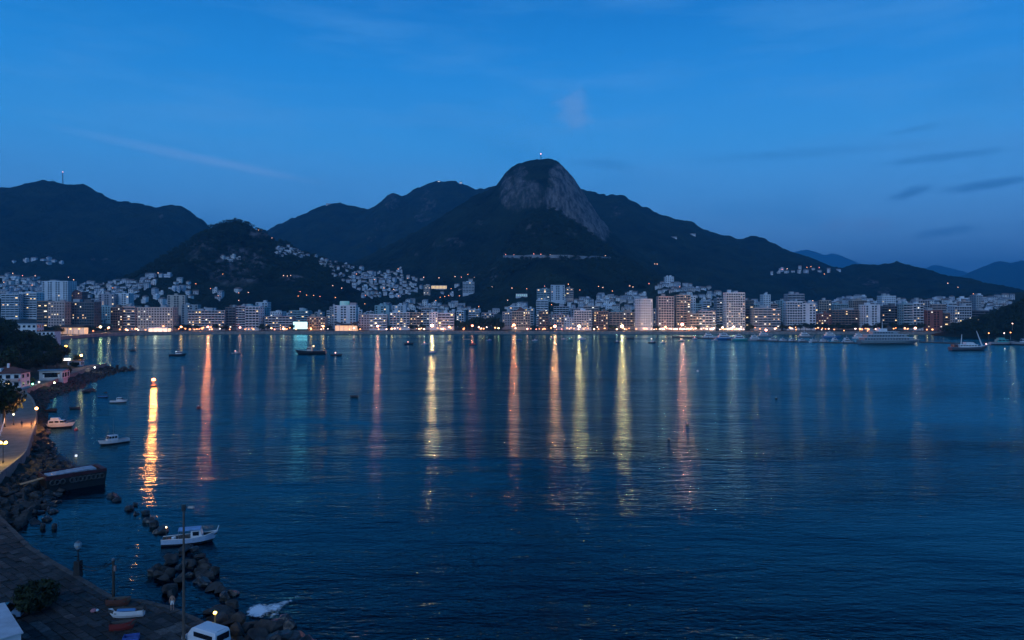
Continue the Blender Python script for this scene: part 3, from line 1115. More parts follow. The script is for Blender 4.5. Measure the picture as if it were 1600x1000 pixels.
for i, (x0, x1, yt, yb, D, c, s, lb) in enumerate([
        (674, 698, 447, 453, 1440, (1.0, .62, .12), .7, 'yellow lit long school on the slope between the two wooded hills'),
        (863, 884, 460, 465, 1285, (.8, .9, .5), .5, 'lit low annexe at the foot of the windowless slab'),
        (806, 824, 460, 465, 1290, (.4, .75, .65), .25, 'low greenish white hall on the slope right of the park')]):
    p = place((x0 + x1) / 2, yb)
    D = p.y
    W = (x1 - x0) / F * D
    t = thing('lit_hall', lb, 'building', p)
    MB().box(-W / 2, W / 2, 0, 9, -6, (yb - yt) / F * D).build('wall', MATS['wall_pale'], t)
    wm_ = MB().box(-.9, .9, -.15, -.02, 1.2, (yb - yt) / F * D - 1.0).mesh('lit_window', glow('hallwin_%d' % i, c, s * 1.6))
    k = int(W / 3.2)
    for j in range(k):
        link('lit_window', wm_, t, (-W / 2 + (j + .5) * W / k, 0, 0))
    MB().box(-W / 2 - .4, W / 2 + .4, -.6, 9.4, (yb - yt) / F * D + .02, (yb - yt) / F * D + .6).build('roof', MATS['dark_roof'], t)

# ------------------------------------------------------------------ houses on the hillsides
M_hw = [mat('house_wall_%d' % i, c, rough=.8, var=.2, scale=.15) for i, c in enumerate([(.74, .75, .78), (.62, .62, .67), (.76, .71, .69), (.52, .52, .56), (.66, .56, .53)])]
M_hr = [mat('house_roof_%d' % i, c, rough=.85, var=.3, scale=.3) for i, c in enumerate([(.24, .17, .15), (.34, .33, .35), (.20, .19, .20)])]


def house_mesh(i):
    g = random.Random(100 + i)
    w, d, h = g.uniform(6, 10.5), g.uniform(6, 9), g.choice((3.4, 5.6, 6.2, 8.4))
    mb = MB()
    mb.box(-w / 2, w / 2, 0, d, -7, h, 0)
    kind = i % 4
    if kind in (0, 1):          # gable
        e = .5
        mb.add([(-w / 2 - e, -e, h), (w / 2 + e, -e, h), (w / 2 + e, d + e, h), (-w / 2 - e, d + e, h), (-w / 2 - e, d / 2, h + d * .28), (w / 2 + e, d / 2, h + d * .28)],
               [(0, 1, 5, 4), (2, 3, 4, 5), (1, 2, 5), (3, 0, 4), (3, 2, 1, 0)], 1)
    elif kind == 2:             # flat with parapet and a room on the roof
        mb.box(-w / 2 - .2, w / 2 + .2, -.2, d + .2, h, h + .5, 0)
        mb.box(-w * .1, w * .4, d * .3, d * .9, h + .5, h + 3.0, 0)
    else:                       # lean-to
        mb.add([(-w / 2 - .4, -.6, h), (w / 2 + .4, -.6, h), (w / 2 + .4, d + .3, h + 1.8), (-w / 2 - .4, d + .3, h + 1.8), (-w / 2 - .4, d + .3, h), (w / 2 + .4, d + .3, h)],
               [(0, 1, 2, 3), (0, 3, 4), (1, 5, 2), (3, 2, 5, 4)], 1)
    nfl = max(1, int(h / 2.8))
    nb = max(2, int(w / 2.8))
    for f in range(nfl):
        for k in range(nb):
            x = -w / 2 + (k + .5) * w / nb
            if f == 0 and k == g.randrange(nb):
                mb.box(x - .5, x + .5, -.06, .1, .1, 2.1, 2)
            else:
                mb.box(x - .62, x + .62, -.06, .1, f * 2.8 + 1.0, f * 2.8 + 2.2, 2)
    return mb.mesh('house', [M_hw[i % 5], M_hr[i % 3], M_glass])


HOUSES = [house_mesh(i) for i in range(14)]


def inpoly(x, y, P):
    c = False
    j = len(P) - 1
    for i in range(len(P)):
        if (P[i][1] > y) != (P[j][1] > y) and x < (P[j][0] - P[i][0]) * (y - P[i][1]) / (P[j][1] - P[i][1]) + P[i][0]:
            c = not c
        j = i
    return c


HSPEC = []


def cluster(n, P, label, group, dmin=6.0, smin=.8, smax=1.25, dy=.62):
    xs = [p[0] for p in P]
    ys = [p[1] for p in P]
    got = []
    n = int(n * 1.4)
    dmin *= .84
    for k in range(n * 30):
        if len(got) >= n:
            break
        x, y = random.uniform(min(xs), max(xs)), random.uniform(min(ys), max(ys))
        if not inpoly(x, y, P) or any(abs(x - a) < dmin and abs(y - b) < dmin * dy for a, b in got):
            continue
        p = place(x, y)
        if p is None:
            continue
        got.append((x, y))
        HSPEC.append((random.choice(HOUSES), p, random.uniform(-.5, .5), random.uniform(smin, smax) * (p.y / 1350.0) ** .5, label, group))


cluster(52, [(0, 435), (60, 437), (62, 470), (0, 470)] + [], 'small pale house on the hillside at the far left edge', 'houses at the far left edge', 7)
cluster(58, [(107, 447), (150, 444), (205, 441), (250, 430), (262, 433), (215, 462), (205, 478), (180, 478), (130, 478), (108, 460)], 'small pale house between the tall white tower and the conical hill', 'houses left of the conical hill', 6.5)
cluster(16, [(205, 466), (240, 458), (270, 444), (300, 442), (330, 452), (370, 455), (385, 470), (340, 478), (300, 472), (240, 482), (205, 482)], 'small house among trees at the foot of the conical hill', 'houses at the foot of the conical hill', 8)
cluster(20, [(430, 388), (450, 386), (482, 400), (478, 404), (450, 400), (432, 402)], 'tiny white house high on the right flank of the conical hill', 'houses high on the conical hill', 5, .55, .8)
cluster(104, [(488, 402), (530, 412), (560, 418), (600, 430), (625, 418), (632, 425), (640, 432), (660, 438), (662, 458), (640, 462), (612, 468), (565, 466), (555, 455), (520, 434), (518, 424), (498, 412)], 'small pale house packed into the hillside settlement right of the conical hill', 'houses of the packed hillside settlement', 5.2, .62, .95)
cluster(30, [(600, 482), (640, 476), (690, 478), (720, 478), (745, 488), (780, 492), (790, 484), (826, 478), (826, 486), (790, 490), (710, 490), (605, 488)], 'low house behind the blocks around the dark park', 'houses behind the park', 8)
cluster(40, [(880, 475), (915, 468), (962, 464), (1000, 458), (1010, 462), (1000, 486), (950, 486), (900, 490), (882, 486)], 'small pale house on the low hill left of the tower group', 'houses left of the tower group', 6.5)
cluster(26, [(1018, 450), (1040, 444), (1075, 450), (1110, 452), (1128, 466), (1125, 480), (1095, 480), (1060, 460), (1022, 458)], 'small pale house on the hill right above the tower group', 'houses above the tower group', 7)
cluster(44, [(1175, 474), (1230, 474), (1300, 474), (1310, 468), (1345, 466), (1376, 474), (1376, 484), (1300, 486), (1180, 482)], 'small house behind the towers above the marina', 'houses above the marina', 6.5)
cluster(50, [(1400, 472), (1450, 472), (1500, 468), (1560, 466), (1590, 468), (1575, 482), (1540, 490), (1520, 484), (1445, 484), (1402, 478)], 'small house on the crowded slope left of the right headland', 'houses left of the right headland', 6.5)
cluster(9, [(1204, 425), (1240, 421), (1310, 421), (1314, 426), (1270, 427), (1206, 429)], 'white villa on the spur of the right mountain range', 'villas on the spur of the right range', 9, .8, 1.1)
cluster(6, [(5, 408), (45, 405), (60, 404), (102, 413), (98, 420), (60, 412), (6, 411)], 'pale building halfway up the large mountain at the far left', 'buildings on the large left mountain', 9, .9, 1.2)
cluster(5, [(346, 404), (356, 402), (374, 402), (374, 408), (347, 407)], 'white house on the bare rock face of the conical hill', 'houses on the rock face', 8, .6, .9)
cluster(7, [(700, 446), (742, 440), (740, 460), (690, 466), (690, 460)], 'small lamp lit house on the slope between park and school', 'houses between park and school', 9, .7, 1.0)

# the 300 that show largest are houses of their own; the rest, too small to tell apart, are one mass
HSPEC.sort(key=lambda h: -h[3] / h[1].y)
for (hm, p, rz, s, label, group) in HSPEC[:290]:
    tag(link('hillside_house', hm, None, p, rz, s), label, 'house', group)
rest = MB()
for (hm, p, rz, s, label, group) in HSPEC[290:]:
    M = Matrix.Translation(p) @ Matrix.Rotation(rz, 4, 'Z') @ Matrix.Scale(s, 4)
    o = len(rest.v)
    k = random.randrange(3)
    rest.v += [tuple(M @ v.co) for v in hm.vertices]
    for pl in hm.polygons:
        rest.f.append(tuple(i + o for i in pl.vertices))
        rest.m.append((k, 3, 4)[pl.material_index])
o = rest.build('distant_housing', [M_hw[0], M_hw[1], M_hw[2], M_hr[0], M_glass])
o['kind'] = 'stuff'
o['label'] = 'dense mass of tiny distant houses filling the gaps on the slopes'

# ------------------------------------------------------------------ trees of the far waterfront
def shoretree(px, D, s, label, group):
    tree((wx(px, D), D, 2.5), s, label, group)


for i in range(22):      # the dark park
    px = 712 + i * 3.5 + random.uniform(-2, 2)
    shoretree(px, random.uniform(905, 960), random.uniform(1.0, 1.5) * (1.25 if 735 < px < 775 else 1), 'tall dark tree of the wooded park between the pale banded block and the tan hotel', 'trees of the dark park')
for i in range(26):
    px = 1232 + i * 8.4 + random.uniform(-3, 3)
    shoretree(px, random.uniform(892, 905), random.uniform(.8, 1.15), 'round dark tree in the row behind the moored yachts', 'trees behind the marina')
for px in (140, 144, 150, 156, 160, 166, 170, 276, 281, 286, 290, 296, 307, 335, 345, 352, 408, 412, 418, 452, 456, 509, 513, 557, 562, 607, 644, 652, 662, 834, 840, 860, 929, 955, 962, 1022, 1027, 1090, 1122, 1130, 1168, 1174, 1222, 1228):
    shoretree(px + random.uniform(-1.5, 1.5), (float(shore(px)) + random.uniform(26, 40)), random.uniform(.55, .95), 'small dark street tree on the far waterfront road', 'street trees of the far waterfront')
for px, D, s in ((62, 735, 1.1), (66, 742, 1.2), (72, 745, 1.2), (80, 770, 1.0), (85, 778, 1.1), (90, 790, .9), (97, 800, .8)):
    shoretree(px, D, s, 'dark tree beside the long low restaurant at the left end of the bay', 'trees at the left end of the bay')

# ------------------------------------------------------------------ lamps of the far waterfront
# bright floodlights: px, top row, colour, key, bulb radius, bulb strength, light power, label
K = 0.165
FL = [
    (157, 511, GREEN, 'green', 1.1, 14, 110, 'greenish white floodlight at the left curve of the bay'),
    (170, 512, WHITE, 'white', .8, 8, 60, 'yellowish lamp just right of the greenish floodlight'),
    (197, 515, WARM, 'warm', .8, 8, 50, 'orange lamp in front of the brown gridded block'),
    (212, 514, WARM, 'warm', .8, 8, 45, 'orange lamp in front of the left end of the long beige slab'),
    (283, 511, WARM, 'warm', 1.0, 12, 110, 'tall orange lamp right of the lit pavilion'),
    (325, 511, (1, .36, .22), 'rose', 1.1, 13, 330, 'strong orange red lamp in front of the wide balcony block'),
    (375, 512, PINK, 'pink', .9, 9, 80, 'pinkish lamp at the foot of the mauve narrow tower'),
    (424, 513, GOLD, 'gold', .8, 8, 45, 'golden lamp in front of the low mauve hotel'),
    (443, 514, COOL, 'cool', .8, 8, 40, 'cool white lamp left of the glowing screen'),
    (486, 514, WARM, 'warm', .8, 8, 55, 'orange lamp in front of the tan hotel by the screen'),
    (505, 510, WARM, 'warm', 1.0, 11, 80, 'orange lamp at the right corner of the tan hotel by the screen'),
    (553, 513, PINK, 'pink', .8, 8, 45, 'pinkish lamp at the right end of the curved restaurant'),
    (590, 510, (1, .45, .40), 'rose2', 1.1, 13, 190, 'orange pink lamp in front of the white banded block'),
    (612, 514, GOLD, 'gold', .8, 8, 30, 'golden lamp at the foot of the white balcony block'),
    (675, 509, (1.0, .74, .46), 'flood', 1.5, 22, 620, 'brightest white floodlight in the middle of the waterfront'),
    (702, 511, GOLD, 'gold', 1.0, 11, 80, 'golden lamp in front of the pale banded block'),
    (738, 509, (1.0, .38, .26), 'rose', 1.0, 11, 120, 'orange red lamp in front of the dark park'),
    (779, 513, GREEN, 'green', .8, 8, 40, 'greenish lamp at the right part of the dark park'),
    (803, 508, (1.0, .36, .20), 'rose', 1.3, 16, 430, 'strong orange lamp cluster in front of the tan hipped hotel'),
    (824, 514, PINK, 'pink', .8, 8, 40, 'pinkish lamp right of the tan hipped hotel'),
    (867, 510, (1.0, .52, .32), 'peach', 1.3, 18, 430, 'strong peach floodlight in front of the mauve gridded block'),
    (905, 510, (1.0, .84, .46), 'flood2', 1.4, 20, 380, 'strong yellow white floodlight in front of the white gridded block'),
    (972, 510, (1.0, .84, .50), 'flood2', 1.5, 22, 420, 'strong yellow white floodlight in front of the wide tan block'),
    (1040, 511, WARM, 'warm', .9, 9, 50, 'orange lamp at the foot of the tall pink tower'),
    (1066, 507, (1.0, .46, .42), 'rose2', 1.4, 18, 300, 'strong warm floodlight at the foot of the tall tan tower'),
    (1129, 512, COOL, 'cool', .9, 9, 75, 'cool white lamp behind the left end of the marina'),
    (1146, 511, COOL, 'cool', 1.0, 13, 95, 'bright cool lamp at the foot of the tallest white tower'),
    (1197, 516, (1.0, .42, .34), 'rose2', 1.1, 13, 150, 'orange lamp between the two lines of yachts'),
    (1430, 513, (1.0, .75, .6), 'soft', 1.0, 10, 75, 'pale lamp at the foot of the twin toned tower'),
]
for (px, py, c, key, r, s, pw, lb) in FL:
    D = float(shore(px)) + 9
    lamp((wx(px, D), D, 2.7), wz(py, D) - 2.7 - r * .6, r * 1.25, c, key, s * 1.3, lb, 'strong lamps of the far waterfront', (pw if pw > 250 else pw * (.35 + .65 * pw / 250)) * 1000 * K, 150, 'floodlight')

# the small lamps between them
ks = [(WARM, 'warm'), (GOLD, 'gold'), (WHITE, 'white'), (PINK, 'pink'), (COOL, 'cool')]
for i in range(270):
    u = random.random()
    px = random.uniform(110, 1240) if u < .62 else (random.uniform(1005, 1160) if u < .86 else random.uniform(1240, 1520))
    if u < .45 and 270 < px < 620 and random.random() < .25:
        continue
    D = float(shore(px)) + random.choice((6, 8, 18, 30, 44))
    py = random.gauss(515.5, 1.8) if px < 1005 or px > 1165 else random.gauss(516.5, 1.6)
    k = random.choices(ks, (7, 5, 2, .5, .7) if not 1005 < px < 1165 else (2, 2, 5, 2, 3))[0]
    r = random.uniform(.55, 1.15)
    h = max(2.2, wz(py, D) - 2.7)
    lamp((wx(px, D), D, 2.7), h, r, k[0], k[1] + 's', 3.2 if k[1] in ('warm', 'gold') else 5.0, 'small promenade lamp in the line of lights along the far waterfront', 'small lamps of the far waterfront',
         3200 if i % 5 == 0 else 0, name='promenade_lamp')

# lamps scattered on the slopes
for (px, py, k) in [(20, 428, 2), (35, 432, 3), (55, 432, 2), (107, 434, 2), (115, 438, 2), (183, 438, 0), (198, 443, 2), (247, 429, 2), (233, 446, 1), (248, 455, 1), (176, 452, 0), (6, 443, 1), (50, 448, 0), (348, 430, 0), (329, 454, 0), (341, 465, 0), (306, 446, 0),
                    (373, 461, 0), (388, 460, 2), (373, 472, 2), (466, 465, 0), (469, 458, 3), (479, 463, 0), (490, 464, 1), (500, 465, 3), (520, 449, 2), (534, 452, 2), (524, 467, 1), (570, 477, 0), (545, 416, 0), (557, 430, 0), (585, 438, 0), (600, 452, 1),
                    (571, 463, 0), (622, 421, 0), (628, 433, 0), (615, 454, 2), (623, 464, 1), (637, 436, 0), (662, 434, 2), (686, 435, 2), (711, 434, 2), (721, 434, 3), (731, 430, 0), (741, 434, 2), (705, 452, 0), (681, 472, 0), (688, 466, 0), (695, 465, 0), (701, 463, 0), (718, 464, 0), (725, 449, 0),
                    (703, 477, 0), (722, 478, 0), (748, 481, 1), (769, 450, 2), (800, 452, 2), (823, 453, 0), (793, 471, 2), (824, 476, 0), (846, 478, 0), (862, 478, 0), (851, 450, 3), (906, 455, 0), (888, 447, 1), (935, 450, 1), (942, 451, 2), (957, 457, 0), (984, 449, 2), (989, 450, 2),
                    (1014, 445, 3), (1062, 450, 0), (1222, 421, 3), (1230, 420, 2), (1261, 418, 0), (1267, 417, 0), (1280, 418, 3), (1288, 428, 0), (1322, 464, 0), (1332, 464, 2), (1270, 470, 2), (1283, 483, 2), (1521, 461, 0), (1481, 443, 2), (1497, 449, 2), (410, 361, 1), (404, 361, 1), (425, 373, 2), (443, 433, 2), (449, 433, 2), (454, 433, 2), (790, 399, 3), (803, 399, 3), (834, 398, 3), (845, 399, 3), (860, 400, 2), (908, 402, 2), (946, 401, 2), (1023, 413, 2), (1027, 413, 2)]:
    p = place(px, py + 2.5, 905, 3400)
    if p is None:
        continue
    c = [(WARM, 'warm'), (GOLD, 'gold'), (WHITE, 'white'), (PINK, 'pink')][k]
    lamp(p, 4.5, .62 * p.y / 1400, c[0], c[1] + 'h', 5.0, 'single small lamp glowing on the dark hillside', 'lamps on the hillsides', 0)

# ------------------------------------------------------------------ road with lights across the wooded front hill, masts, summit buildings
MB_r = MB()
pts = []
for px in range(786, 962, 8):
    p = place(px, 402 + max(0, px - 880) * .035, 1200, 1760)
    if p is not None:
        pts.append(p)
for a, b in zip(pts[:-1], pts[1:]):
    MB_r.add([a + Vector((0, -7, -3)), b + Vector((0, -7, -3)), b + Vector((0, -7, 3.4)), a + Vector((0, -7, 3.4)), b + Vector((0, 6, 3.4)), a + Vector((0, 6, 3.4))], [(0, 1, 2, 3), (3, 2, 4, 5)])
struct(MB_r.build('hill_road', mat('road_concrete', (.34, .33, .34), rough=.8, var=.35, scale=.06)))


def mast(px, top, bot, D, label):
    z0, z1 = wz(bot, D), wz(top, D)
    t = thing('radio_mast', label, 'mast', (wx(px, D), D, z0 - 3))
    h = z1 - z0 + 3
    m_ = MB()
    for sx, sy in ((-1, -1), (1, -1), (1, 1), (-1, 1)):
        m_.tube([(sx * 2.0, sy * 2.0, -2), (sx * .5, sy * .5, h)], .45, 4)
    m_.build('lattice', M_grey, t)
    b = MB()
    for i in range(5):
        z = h * i / 5
        r = 2.0 - 1.5 * i / 5
        b.box(-r, r, -r, r, z, z + .6)
    b.build('brace', M_grey, t)
    MB().ball((0, 0, h + 1), 1.7, 1, 8, 5).build('beacon', glow('beacon', (1, .45, .4), 4), t)


mast(98, 269, 286, 3000, 'lattice radio mast on the summit of the large left mountain')
mast(845, 241, 250, 2300, 'lattice radio mast with red beacon on top of the rock dome')
for (px, py, w, h, D, lb) in [(514, 318.5, 8, 2.6, 3700, 'long white building on the left summit of the middle range'), (526, 320.5, 7, 3, 3700, 'pale pinkish building just below the left summit of the middle range'),
                              (686, 283, 3.5, 2.2, 3700, 'small lit station at the left of the rounded summit'), (705, 283, 3.5, 2.0, 3700, 'small lit station in the middle of the rounded summit'), (720, 285, 4, 2.2, 3700, 'small lit station at the right of the rounded summit'),
                              (1083, 366, 7, 2.2, 3000, 'white villa alone high on the right range'), (1053, 371, 8, 2.0, 2980, 'long pale shed high on the right range')]:
    W = w / F * D
    Hh = h / F * D
    p = place(px, py + 2, 2000, 3900) if D < 3500 else Vector((wx(px, D), D - 8, wz(py + h, D)))
    t = thing('summit_building', lb, 'building', p)
    MB().box(-W / 2, W / 2, 0, 12, -8, Hh).build('wall', M_white, t)
    MB().box(-W / 2 - 1, W / 2 + 1, -1, 13, Hh, Hh + 1.2).build('roof', M_hr[1], t)
    wm_ = MB().box(-1.1, 1.1, -.3, -.02, Hh * .3, Hh * .7).mesh('window', M_lit[2] if 'lit' in lb else M_glass)
    k = max(2, int(W / 5))
    for j in range(k):
        link('window', wm_, t, (-W / 2 + (j + .5) * W / k, 0, 0))


# ------------------------------------------------------------------ boats
def hull_mesh(L, B, Hf, m=0, deckm=1, sheer=.5, transom=.72, draft=.35, well=.0, bot=0):
    mb = MB()
    n = 10
    G, C, K_, I = [], [], [], []
    for i in range(n + 1):
        t = i / n
        if t < .45:
            hb = B / 2 * (transom + (1 - transom) * math.sin(t / .45 * math.pi / 2))
        else:
            hb = B / 2 * max(.015, 1 - ((t - .45) / .55) ** 2.3)
        gz = Hf * (1 + sheer * max(0, t - .25) ** 2 * 1.6 + .06 * (1 - t))
        x = -L / 2 + L * t
        xb = x - .13 * L * t ** 4
        G.append((x, hb, gz))
        C.append(((x + xb) / 2, hb * .90, gz * .30))
        K_.append((xb, hb * .62, -draft))
        I.append((x - .02 * L * t ** 3, hb * .86, gz - (.07 + well) * Hf))
    for sg in (1, -1):
        rows = [[(x, y * sg, z) for x, y, z in row] for row in (K_, C, G, I)]
        o = len(mb.v)
        for row in rows:
            mb.v += row
        for r in range(3):
            for i in range(n):
                a, b, c, d = o + r * (n + 1) + i, o + r * (n + 1) + i + 1, o + (r + 1) * (n + 1) + i + 1, o + (r + 1) * (n + 1) + i
                mb.f.append((a, b, c, d) if sg > 0 else (d, c, b, a))
                mb.m.append((bot if r == 0 else m) if r < 2 else deckm)
    # deck, bottom, transom
    for i in range(n):
        a, b = I[i], I[i + 1]
        mb.add([(a[0], -a[1], a[2]), (b[0], -b[1], b[2]), b, a], [(0, 1, 2, 3)], deckm)
        a, b = K_[i], K_[i + 1]
        mb.add([(a[0], -a[1], a[2]), a, b, (b[0], -b[1], b[2])], [(0, 1, 2, 3)], m)
    k, c, g = K_[0], C[0], G[0]
    mb.add([(k[0], -k[1], k[2]), (c[0], -c[1], c[2]), (g[0], -g[1], g[2]), g, c, k], [(0, 1, 2, 3, 4, 5)], m)
    return mb


def cabin_mb(x0, x1, B, z0, h, rake=.35, m=0):
    t = .06
    return MB().add([(x0, -B / 2, z0), (x1, -B / 2, z0), (x1, B / 2, z0), (x0, B / 2, z0),
                     (x0 + .05, -B / 2 + t, z0 + h), (x1 - rake * h, -B / 2 + t, z0 + h), (x1 - rake * h, B / 2 - t, z0 + h), (x0 + .05, B / 2 - t, z0 + h)],
                    [(0, 3, 2, 1), (4, 5, 6, 7), (0, 1, 5, 4), (1, 2, 6, 5), (2, 3, 7, 6), (3, 0, 4, 7)], m)


HULLC = {'white': (.70, .70, .72), 'dark': (.02, .022, .028), 'blue': (.06, .20, .42), 'red': (.20, .03, .028), 'teal': (.08, .38, .36), 'grey': (.30, .31, .33), 'cream': (.6, .55, .46), 'brown': (.12, .05, .04)}
for k_, c_ in HULLC.items():
    mat('hull_' + k_, c_, rough=.4, spec=.5, var=.15, scale=.8)
mat('deck_grey', (.32, .31, .30), rough=.7)
mat('deck_dark', (.07, .065, .06), rough=.7)


def boat(px, py, lpx, hdg, hc, kind, label, light=None, cabinc='white', mastb=False, group=None, Lm=None, name='motor_boat'):
    D = gd(py)
    L = Lm or lpx / F * D / max(.35, abs(math.cos(hdg)))
    B = L * (.34 if L < 8 else .27)
    Hf = .085 * L + .25
    t = thing(name, label, 'boat', (wx(px, D), D, 0), hdg, group)
    hull_mesh(L, B, Hf, well=.5 if kind == 'open' else .0, bot=2).build('hull', [MATS['hull_' + hc], MATS['deck_dark' if kind == 'open' else 'deck_grey'], MATS['hull_dark']], t)
    cm = MATS['hull_' + cabinc]
    if kind == 'open':
        for x in (-.22, .05, .28):
            MB().box(x * L - .12, x * L + .12, -B * .40, B * .40, Hf * .72, Hf * .80).build('seat', MATS['deck_grey'], t)
        MB().box(-L / 2 - .18, -L / 2 + .16, -.16, .16, Hf * .4, Hf * 1.5).build('outboard_motor', M_dark, t)
    else:
        if kind == 'launch':
            x0, x1, ch = -.12 * L, .22 * L, .13 * L + .35
        elif kind == 'cruiser':
            x0, x1, ch = -.25 * L, .24 * L, .10 * L + .25
        else:
            x0, x1, ch = -.05 * L, .12 * L, .12 * L + .4
        cb = cabin_mb(x0, x1, B * .66, Hf * .95, ch).build('cabin', cm, t)
        w = MB()
        nn = 3
        for i in range(nn):
            a = x0 + .1 * L * .3 + (x1 - x0 - .32 * ch) * (i + .08) / nn
            b = x0 + .1 * L * .3 + (x1 - x0 - .32 * ch) * (i + .86) / nn
            for sg in (-1, 1):
                yb = sg * B * .33
                MB().box(a, b, min(yb, yb - sg * .05) - .005, max(yb, yb - sg * .05) + .005, Hf * .95 + ch * .45, Hf * .95 + ch * .85).build('window', M_glass, cb)
        MB().add([(x1 + .01 - .35 * ch * .35, -B * .28, Hf * .95 + ch * .38), (x1 + .01 - .35 * ch * .35, B * .28, Hf * .95 + ch * .38),
                  (x1 + .02 - .35 * ch * .9, B * .27, Hf * .95 + ch * .92), (x1 + .02 - .35 * ch * .9, -B * .27, Hf * .95 + ch * .92)], [(0, 1, 2, 3)]).build('windscreen', M_glass, cb)
        if kind == 'cruiser':
            cabin_mb(x0 + .06 * L, x1 - .16 * L, B * .52, Hf * .95 + ch, ch * .6, .5).build('flybridge', cm, t)
        # bow rail
        MB().tube([(.20 * L, B * .38, Hf * 1.5), (.36 * L, B * .24, Hf * 1.9), (.47 * L, 0, Hf * 2.1), (.36 * L, -B * .24, Hf * 1.9), (.20 * L, -B * .38, Hf * 1.5)], .03 + L * .001, 4).build('rail', M_grey, t)
    if mastb:
        MB().tube([(0, 0, Hf), (0, 0, Hf + L * .75)], [.05 + L * .002, .03], 5).build('mast', M_grey, t)
    if light:
        c, s, z = light
        b = MB().ball((-.1 * L, 0, Hf + z), .28 + .02 * L * .5, 1, 8, 5).build('lantern', glow('boat_%.2f_%.2f_%d' % (c[0], c[1], s), c, s), t)
        MB().tube([(-.1 * L, 0, Hf * .9), (-.1 * L, 0, Hf + z - .2)], .06, 5).build('lantern_post', M_grey, t)
    return t


BO = [
    (208, 548.5, 9, .2, 'dark', 'open', 'small dark dinghy alone near the left part of the bay', {}),
    (278, 556, 25, .25, 'dark', 'launch', 'dark hulled launch with white cabin below the orange lamp', dict(light=(COOL, 4, 1.5))),
    (369, 553, 14, .1, 'grey', 'launch', 'small grey boat below the pinkish lamp', dict(light=(PINK, 4, 1.3), mastb=True)),
    (485, 553, 47, math.pi + .12, 'dark', 'work', 'long black workboat with lit wheelhouse, largest boat out in the bay', dict(cabinc='cream', light=(GOLD, 5, 3.4), mastb=True)),
    (526, 556, 18, .1, 'dark', 'open', 'low dark boat with a pink lantern right of the workboat', dict(light=(PINK, 6, 1.2))),
    (639, 538, 14, .3, 'dark', 'open', 'dark open boat with a small pink lantern left of the brightest reflection', dict(light=(PINK, 5, 1.2))),
    (664, 538.5, 10, .4, 'white', 'launch', 'white boat just left of the brightest reflection', dict(light=(PINK, 4, 1.3))),
    (676, 551, 11, .15, 'white', 'launch', 'white boat in the middle of the brightest reflection', {}),
    (701, 535, 8, .5, 'white', 'launch', 'small white boat in the golden reflection', {}),
    (730, 531, 11, .1, 'cream', 'open', 'cream rowing boat left of the red boat', {}),
    (739, 539, 11, -.2, 'red', 'launch', 'red boat in front of the dark park', dict(cabinc='red', light=(RED, 2, 1.2))),
    (765, 532.5, 8, .5, 'blue', 'launch', 'small blue and white boat right of the red boat', {}),
    (812, 532, 9, -.5, 'blue', 'launch', 'blue boat just right of the strong orange reflection', dict(cabinc='blue')),
    (836, 532.5, 9, .2, 'white', 'launch', 'white boat between the orange and the peach reflections', {}),
    (862, 529, 7, .2, 'white', 'launch', 'tiny white boat by the peach reflection', dict(light=(GOLD, 5, 1.2))),
    (881, 530.5, 8, .1, 'white', 'launch', 'white boat left of the teal boat', {}),
    (891, 532, 10, .2, 'teal', 'launch', 'teal boat left of the yellow reflection', dict(cabinc='teal', light=(TEAL, 2, 1.2))),
    (909, 531, 14, .1, 'white', 'cruiser', 'white cruiser in the yellow white reflection', dict(light=(WHITE, 5, 1.6))),
    (964, 535, 9, .4, 'dark', 'launch', 'small dark boat with white cabin left of the pale reflection', {}),
    (985, 529.5, 12, .05, 'dark', 'open', 'long dark rowing boat right of the pale reflection', {}),
    (1019, 536, 12, .1, 'dark', 'launch', 'dark boat with a thin mast near the tower group', dict(mastb=True, light=(WHITE, 4, 3.0))),
    (1036, 536, 8, .3, 'white', 'launch', 'white boat with golden lantern near the tower group', dict(light=(GOLD, 6, 1.3))),
    (1065, 533, 10, .1, 'cream', 'launch', 'cream boat in the warm reflection by the marina', dict(light=(GOLD, 6, 1.2))),
    (1086, 530, 9, .6, 'white', 'launch', 'white boat with pink cabin light at the left end of the marina', dict(light=(PINK, 4, 1.2))),
    (1117, 532.5, 10, .3, 'white', 'launch', 'white boat off the left pontoon of the marina', {}),
    (553, 620.5, 13, math.pi, 'dark', 'open', 'black dinghy drifting alone in the middle of the bay', {}),
    (162, 621, 17, -.1, 'blue', 'open', 'blue rowing boat near the tip of the rock jetty', {}),
    (186, 629, 25, .15, 'white', 'launch', 'white launch beside the blue rowing boat', {}),
    (118, 639, 16, .1, 'dark', 'open', 'dark rowing boat behind the white motor yacht', {}),
    (80, 643, 20, .05, 'brown', 'open', 'dark brown rowing boat close to the riprap', {}),
]
for (px, py, lpx, hdg, hc, kind, lb, kw) in BO:
    boat(px, py, lpx, hdg, hc, kind, lb, group='boats in the bay', **kw)
boat(90, 668, 48, .22, 'white', 'cruiser', 'white motor yacht moored at the left shore beside an orange reflection', group='boats in the bay', cabinc='white', name='motor_yacht')
boat(177, 693, 30, .9 + math.pi, 'white', 'launch', 'white cabin boat with thin mast anchored off the left shore', group='boats in the bay', Lm=7.2, mastb=True, name='cabin_boat')


